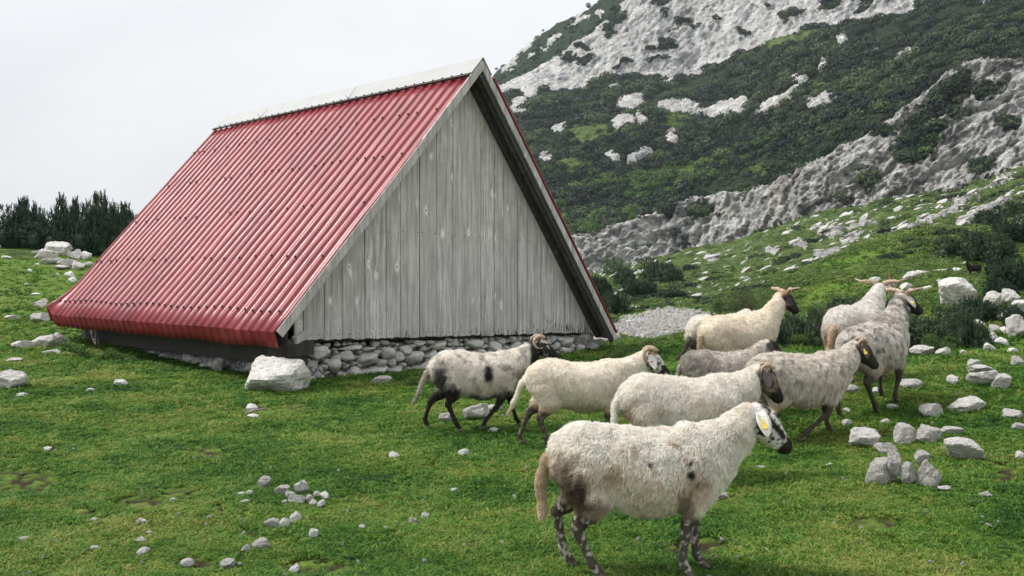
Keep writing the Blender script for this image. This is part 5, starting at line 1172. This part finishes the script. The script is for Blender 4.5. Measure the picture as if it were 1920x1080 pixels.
def coatB(P, Z, s):
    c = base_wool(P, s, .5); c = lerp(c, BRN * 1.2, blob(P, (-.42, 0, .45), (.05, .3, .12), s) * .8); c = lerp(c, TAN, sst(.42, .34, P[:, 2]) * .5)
    c = black_legs(c, Z, P, s, .3); c = lerp(c, TAN * .8, sst(.72, .95, Z['neck']) * .9); f = lerp(np.tile(BLK * 2.2, (len(P), 1)), np.tile(BRN, (len(P), 1)), spots(Z['hl'], 22, s, -.1, .3)); f = lerp(f, np.array([.45, .40, .36]), spots(Z['hl'], 34, s + 2, .15, .4) * .6)
    f = lerp(f, BLK, sst(.14, .17, Z['hl'][:, 0])); return lerp(c, f, sst(.2, .6, Z['head']))
def coatC(P, Z, s):
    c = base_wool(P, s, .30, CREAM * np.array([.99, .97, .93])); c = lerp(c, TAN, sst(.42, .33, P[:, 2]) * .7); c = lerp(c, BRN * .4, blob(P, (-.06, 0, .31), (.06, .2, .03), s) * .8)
    c = lerp(c, TAN * 1.3, sst(.15, .5, Z['leg']) * sst(.2, .36, P[:, 2]) * .6); c = black_legs(c, Z, P, s, .35)
    h = Z['hl']; f = np.tile(np.array([.66, .62, .58]), (len(P), 1)); f = lerp(f, BLK, sst(.13, .15, h[:, 0])); f = lerp(f, BLK, spots(h, 30, s, .05, .2)); f = lerp(f, BRN, blob(h, (.0, 0, .03), (.04, .06, .03), 2)); return lerp(c, f, sst(.3, .7, Z['head']))
def coatD(P, Z, s):
    c = base_wool(P, s, .45); c = lerp(c, np.array([.20, .18, .17]), spots(P, 11, s, .22, .5) * .5)
    c = lerp(c, BLK * 1.5, blob(P, (.07, -.2, .55), (.045, .15, .075), s)); c = lerp(c, BLK * 2, blob(P, (-.37, 0, .50), (.07, .3, .18), s) * .95); c = lerp(c, BLK * 1.6, blob(P, (-.27, 0, .38), (.10, .3, .09), s))
    c = lerp(c, BLK * 2, sst(.40, .335, P[:, 2] + .03 * fbm(P * 9, 2)) * .95); c = lerp(c, BLK * 1.6, sst(.35, .5, Z['neck'] + .1 * fbm(P * 12, 2)) * .97); c = lerp(c, BLK * 3, blob(P, (.40, -.1, .5), (.06, .2, .12), s) * .6)
    c = black_legs(c, Z, P, s, .05, 1.0); c = lerp(c, np.array([.42, .36, .31]), Z['tail'] * .8)
    f = lerp(np.tile(BLK, (len(P), 1)), np.tile(np.array([.6, .55, .5]), (len(P), 1)), spots(Z['hl'], 24, s, .0, .3)); f = lerp(f, BLK, sst(.10, .14, Z['hl'][:, 0])); return lerp(c, f, sst(.3, .7, Z['head']))
def coatE(P, Z, s):
    c = np.tile(np.array([.74, .68, .62]), (len(P), 1)); c = lerp(c, GRY * .62, spots(P, 6, s, -.1, .5) * .5 * sst(.25, -.35, P[:, 0])); c = lerp(c, GRY * .6, sst(-.15, -.45, P[:, 0]) * .5); c = lerp(c, GRY * .7, spots(P, 26, s, .1, .5) * .5)
    c = black_legs(c, Z, P, s); h = Z['hl']; f = np.tile(np.array([.62, .57, .54]), (len(P), 1)); f = lerp(f, BLK, sst(.005, .03, h[:, 0] * .6 + h[:, 2] * 1.0)); f = lerp(f, BLK, sst(.13, .16, h[:, 0])); return lerp(c, f, sst(.3, .7, Z['head']))
def coatF(P, Z, s):
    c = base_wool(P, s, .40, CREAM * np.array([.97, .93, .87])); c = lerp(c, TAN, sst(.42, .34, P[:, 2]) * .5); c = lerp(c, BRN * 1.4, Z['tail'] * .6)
    c = lerp(c, np.array([.42, .24, .15]), sst(.55, .85, Z['neck'] + .12 * fbm(P * 10, 2)) * .85); c = black_legs(c, Z, P, s)
    h = Z['hl']; f = np.tile(BLK * 1.3, (len(P), 1)); f = lerp(f, np.array([.5, .42, .36]), blob(h, (.06, -.05, -.06), (.05, .04, .035), 4) * .8); f = lerp(f, np.array([.38, .22, .13]), blob(h, (-.03, 0, .0), (.04, .1, .08), 2)); return lerp(c, f, sst(.3, .7, Z['head']))
def coatG(P, Z, s):
    c = base_wool(P, s, .45, CREAM * .95); c = lerp(c, BRN * .5, sst(.56, .42, P[:, 2] + .05 * fbm(P * 8, 2)) * sst(-.15, -.3, P[:, 0]) * .9); c = lerp(c, BLK * 3, Z['tail'] * .85); c = black_legs(c, Z, P, s)
    return lerp(c, BLK * 1.5, sst(.3, .7, Z['head']))
def coatH(P, Z, s):
    c = base_wool(P, s, .35, np.array([.84, .78, .71])); c = lerp(c, GRY * .6, sst(.12, .5, fbm(P * np.array([26, 26, 12]) + s, 3)) * .6); c = lerp(c, GRY * .6, blob(P, (-.35, 0, .5), (.16, .3, .2), s) * .3)
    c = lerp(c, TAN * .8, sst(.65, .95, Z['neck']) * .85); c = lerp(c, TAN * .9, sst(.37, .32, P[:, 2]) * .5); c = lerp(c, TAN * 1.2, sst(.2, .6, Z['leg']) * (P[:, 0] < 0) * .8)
    b = black_legs(c, Z, P, s); c = np.where((P[:, 0] > -.16)[:, None], b, c)
    h = Z['hl']; f = np.tile(BLK * 2.2, (len(P), 1)); f = lerp(f, TAN * .75, blob(h, (.02, 0, -.03), (.05, .1, .05), 4) * .8); f = lerp(f, TAN * .9, blob(h, (.0, 0, -.075), (.08, .06, .03), 4)); return lerp(c, f, sst(.3, .7, Z['head']))
def coatI(P, Z, s):
    c = base_wool(P, s, .25, np.array([.78, .73, .69])); c = lerp(c, GRY * .42, sst(.05, .42, fbm(P * np.array([24, 24, 14]) + s, 3)) * .65); c = lerp(c, BLK * 4, blob(P, (-.47, -.02, .57), (.06, .09, .06), s)); c = lerp(c, BRN * .9, blob(P, (.22, 0, .74), (.16, .1, .07), s) * .5)
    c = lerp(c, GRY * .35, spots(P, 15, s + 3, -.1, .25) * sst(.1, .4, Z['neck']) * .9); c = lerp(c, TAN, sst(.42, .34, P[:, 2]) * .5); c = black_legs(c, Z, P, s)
    h = Z['hl']; f = np.tile(BLK * 1.3, (len(P), 1)); f = lerp(f, np.array([.55, .5, .46]), sst(.05, .0, h[:, 0]) * sst(-.02, .0, -h[:, 2])); f = lerp(f, BRN, blob(h, (.02, 0, .03), (.04, .06, .03), 2)); return lerp(c, f, sst(.3, .7, Z['head']))
def coatJ(P, Z, s):
    c = base_wool(P, s, .2, np.array([.84, .80, .76])); c = lerp(c, TAN * 1.15, sst(.58, .42, P[:, 2] + .05 * fbm(P * 7, 2)) * sst(-.05, -.3, P[:, 0]) * .85); c = lerp(c, TAN * 1.1, Z['tail'] * .8); c = lerp(c, TAN, sst(.2, .6, Z['leg']) * .8)
    h = Z['hl']; f = np.tile(np.array([.66, .62, .60]), (len(P), 1)); f = lerp(f, BLK * 2, sst(.03, .08, h[:, 0])); return lerp(c, f, sst(.3, .7, Z['head']))
def coatK(P, Z, s):
    c = base_wool(P, s, .2, np.array([.62, .58, .54])); c = lerp(c, BRN * .9, sst(.55, .66, P[:, 2])); return lerp(c, BRN * .8, sst(.3, .7, Z['head']))
def coatM(P, Z, s):
    c = np.tile(BLK * 1.3, (len(P), 1)); return lerp(c, np.array([.6, .58, .55]), sst(.3, .7, Z['head']) * sst(.02, .06, Z['hl'][:, 0]))

S = dict
W1 = {'rn': [(-.30, .56), (-.23, .41), (-.31, .27), (-.23, .09), (-.19, .015)], 'rf': [(-.30, .56), (-.27, .40), (-.46, .28), (-.52, .10), (-.49, .015)], 'fn': [(.30, .52), (.24, .39), (.17, .24), (.05, .10), (.03, .03)], 'ff': [(.31, .52), (.29, .39), (.33, .24), (.38, .08), (.42, .015)]}
SHEEP = [
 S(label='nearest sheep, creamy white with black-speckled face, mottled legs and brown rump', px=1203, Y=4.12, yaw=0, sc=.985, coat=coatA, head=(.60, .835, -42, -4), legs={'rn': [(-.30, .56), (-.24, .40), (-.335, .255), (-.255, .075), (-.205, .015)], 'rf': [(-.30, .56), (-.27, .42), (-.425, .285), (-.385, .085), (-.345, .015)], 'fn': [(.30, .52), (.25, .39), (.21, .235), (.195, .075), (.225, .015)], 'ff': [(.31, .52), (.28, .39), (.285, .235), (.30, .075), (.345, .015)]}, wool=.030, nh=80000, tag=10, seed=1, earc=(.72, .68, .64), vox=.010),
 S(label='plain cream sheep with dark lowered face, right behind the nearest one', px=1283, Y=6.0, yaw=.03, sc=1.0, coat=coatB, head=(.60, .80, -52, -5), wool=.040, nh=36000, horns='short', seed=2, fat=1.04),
 S(label='cream sheep with curled brown horn and long pale tail, second from the hut wall', px=1087, Y=7.15, yaw=.04, sc=.99, coat=coatC, head=(.63, .80, -38, -6), legs={'rn': [(-.30, .56), (-.25, .40), (-.36, .27), (-.30, .09), (-.265, .015)], 'rf': [(-.30, .56), (-.30, .40), (-.44, .29), (-.52, .10), (-.50, .03)], 'fn': [(.30, .52), (.25, .39), (.24, .235), (.20, .08), (.225, .015)], 'ff': [(.31, .52), (.28, .39), (.29, .235), (.28, .075), (.31, .015)]}, wool=.028, nh=26000, horns='curl', tail='back', seed=3),
 S(label='black-necked spotted sheep with black legs walking along the stone wall', px=898, Y=8.0, yaw=.16, sc=1.0, coat=coatD, head=(.60, .84, -28, 0), legs=W1, wool=.040, nh=24000, horns='curl', tail='back', seed=4),
 S(label='small grey sheep with black and white face in the middle of the flock', px=1352, Y=7.95, yaw=.10, sc=.84, coat=coatE, head=(.56, .86, -30, -10), wool=.035, nh=20000, seed=5, earc=(.03, .028, .028)),
 S(label='big cream ram with brown neck, black face and pale sweeping horns', px=1387, Y=8.95, yaw=.45, sc=1.06, coat=coatF, head=(.60, .96, -38, -12), wool=.030, nh=24000, horns='spread', tilt=5, seed=6, fat=1.08),
 S(label='sheep mostly hidden behind the brown-necked ram, only its dark-tailed rump showing', px=1345, Y=9.9, yaw=.62, sc=1.0, coat=coatG, head=(.58, .80, -30, 30), wool=.035, nh=14000, tail='kick', seed=7),
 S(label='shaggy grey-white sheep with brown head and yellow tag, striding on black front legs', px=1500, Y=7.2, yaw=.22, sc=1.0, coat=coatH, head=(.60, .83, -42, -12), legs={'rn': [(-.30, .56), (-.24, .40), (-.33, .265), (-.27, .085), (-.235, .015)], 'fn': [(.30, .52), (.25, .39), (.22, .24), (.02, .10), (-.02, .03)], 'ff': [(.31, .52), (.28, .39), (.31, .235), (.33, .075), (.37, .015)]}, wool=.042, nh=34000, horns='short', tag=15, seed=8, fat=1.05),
 S(label='grey mottled ram with wide upswept horns and yellow tags, walking up the slope', px=1640, Y=8.0, yaw=.72, sc=1.10, coat=coatI, head=(.57, .98, -28, -30), legs={'rn': [(-.30, .56), (-.24, .40), (-.34, .265), (-.20, .09), (-.15, .015)], 'rf': [(-.30, .56), (-.27, .42), (-.44, .285), (-.46, .085), (-.42, .015)], 'fn': [(.30, .52), (.25, .39), (.30, .235), (.22, .075), (.24, .015)]}, wool=.036, nh=30000, horns='spread', tag=-12, tilt=9, seed=9, fat=1.05),
 S(label='white ram with tan rump behind the grey mottled one', px=1603, Y=9.2, yaw=.75, sc=1.10, coat=coatJ, head=(.60, .95, -20, 15), wool=.040, nh=22000, horns='spread', tag=-12, tilt=6, seed=10, fat=1.05),
 S(label='distant brown-headed sheep peeking from behind the slope rocks', px=1672, Y=hit(1672, 552).y, yaw=1.35, sc=.60 * hit(1672, 552).y / 25., coat=coatK, head=(.50, 1.0, -25, 0), wool=.03, nh=3000, seed=11, vox=.02, group=None, earc=(.15, .08, .05)),
 S(label='distant black goat-like sheep with pale face standing on the knoll', px=1826, Y=hit(1826, 519).y, yaw=3.3, sc=.50 * hit(1826, 519).y / 25., coat=coatM, head=(.55, .92, -25, 0), wool=.02, nh=2000, seed=12, vox=.02, group=None, earc=(.02, .02, .02)),
]
import sys
for s_ in SHEEP: sheep(**s_)

# thin mountain air: far slopes fade slightly to blue-grey
hz = bpy.data.materials.new('haze'); hz.use_nodes = True; ht = hz.node_tree; ht.nodes.clear()
pv = ht.nodes.new('ShaderNodeVolumePrincipled'); pv.inputs['Density'].default_value = HAZE; pv.inputs['Color'].default_value = (0.80, 0.90, 1.0, 1); pv.inputs['Anisotropy'].default_value = 0.0
ho = ht.nodes.new('ShaderNodeOutputMaterial'); ht.links.new(pv.outputs[0], ho.inputs['Volume'])
m = MB(); m.box((0, 400, 215), (2700, 1900, 582)); m.build('haze', hz, kind='stuff', label='thin bluish mountain air')
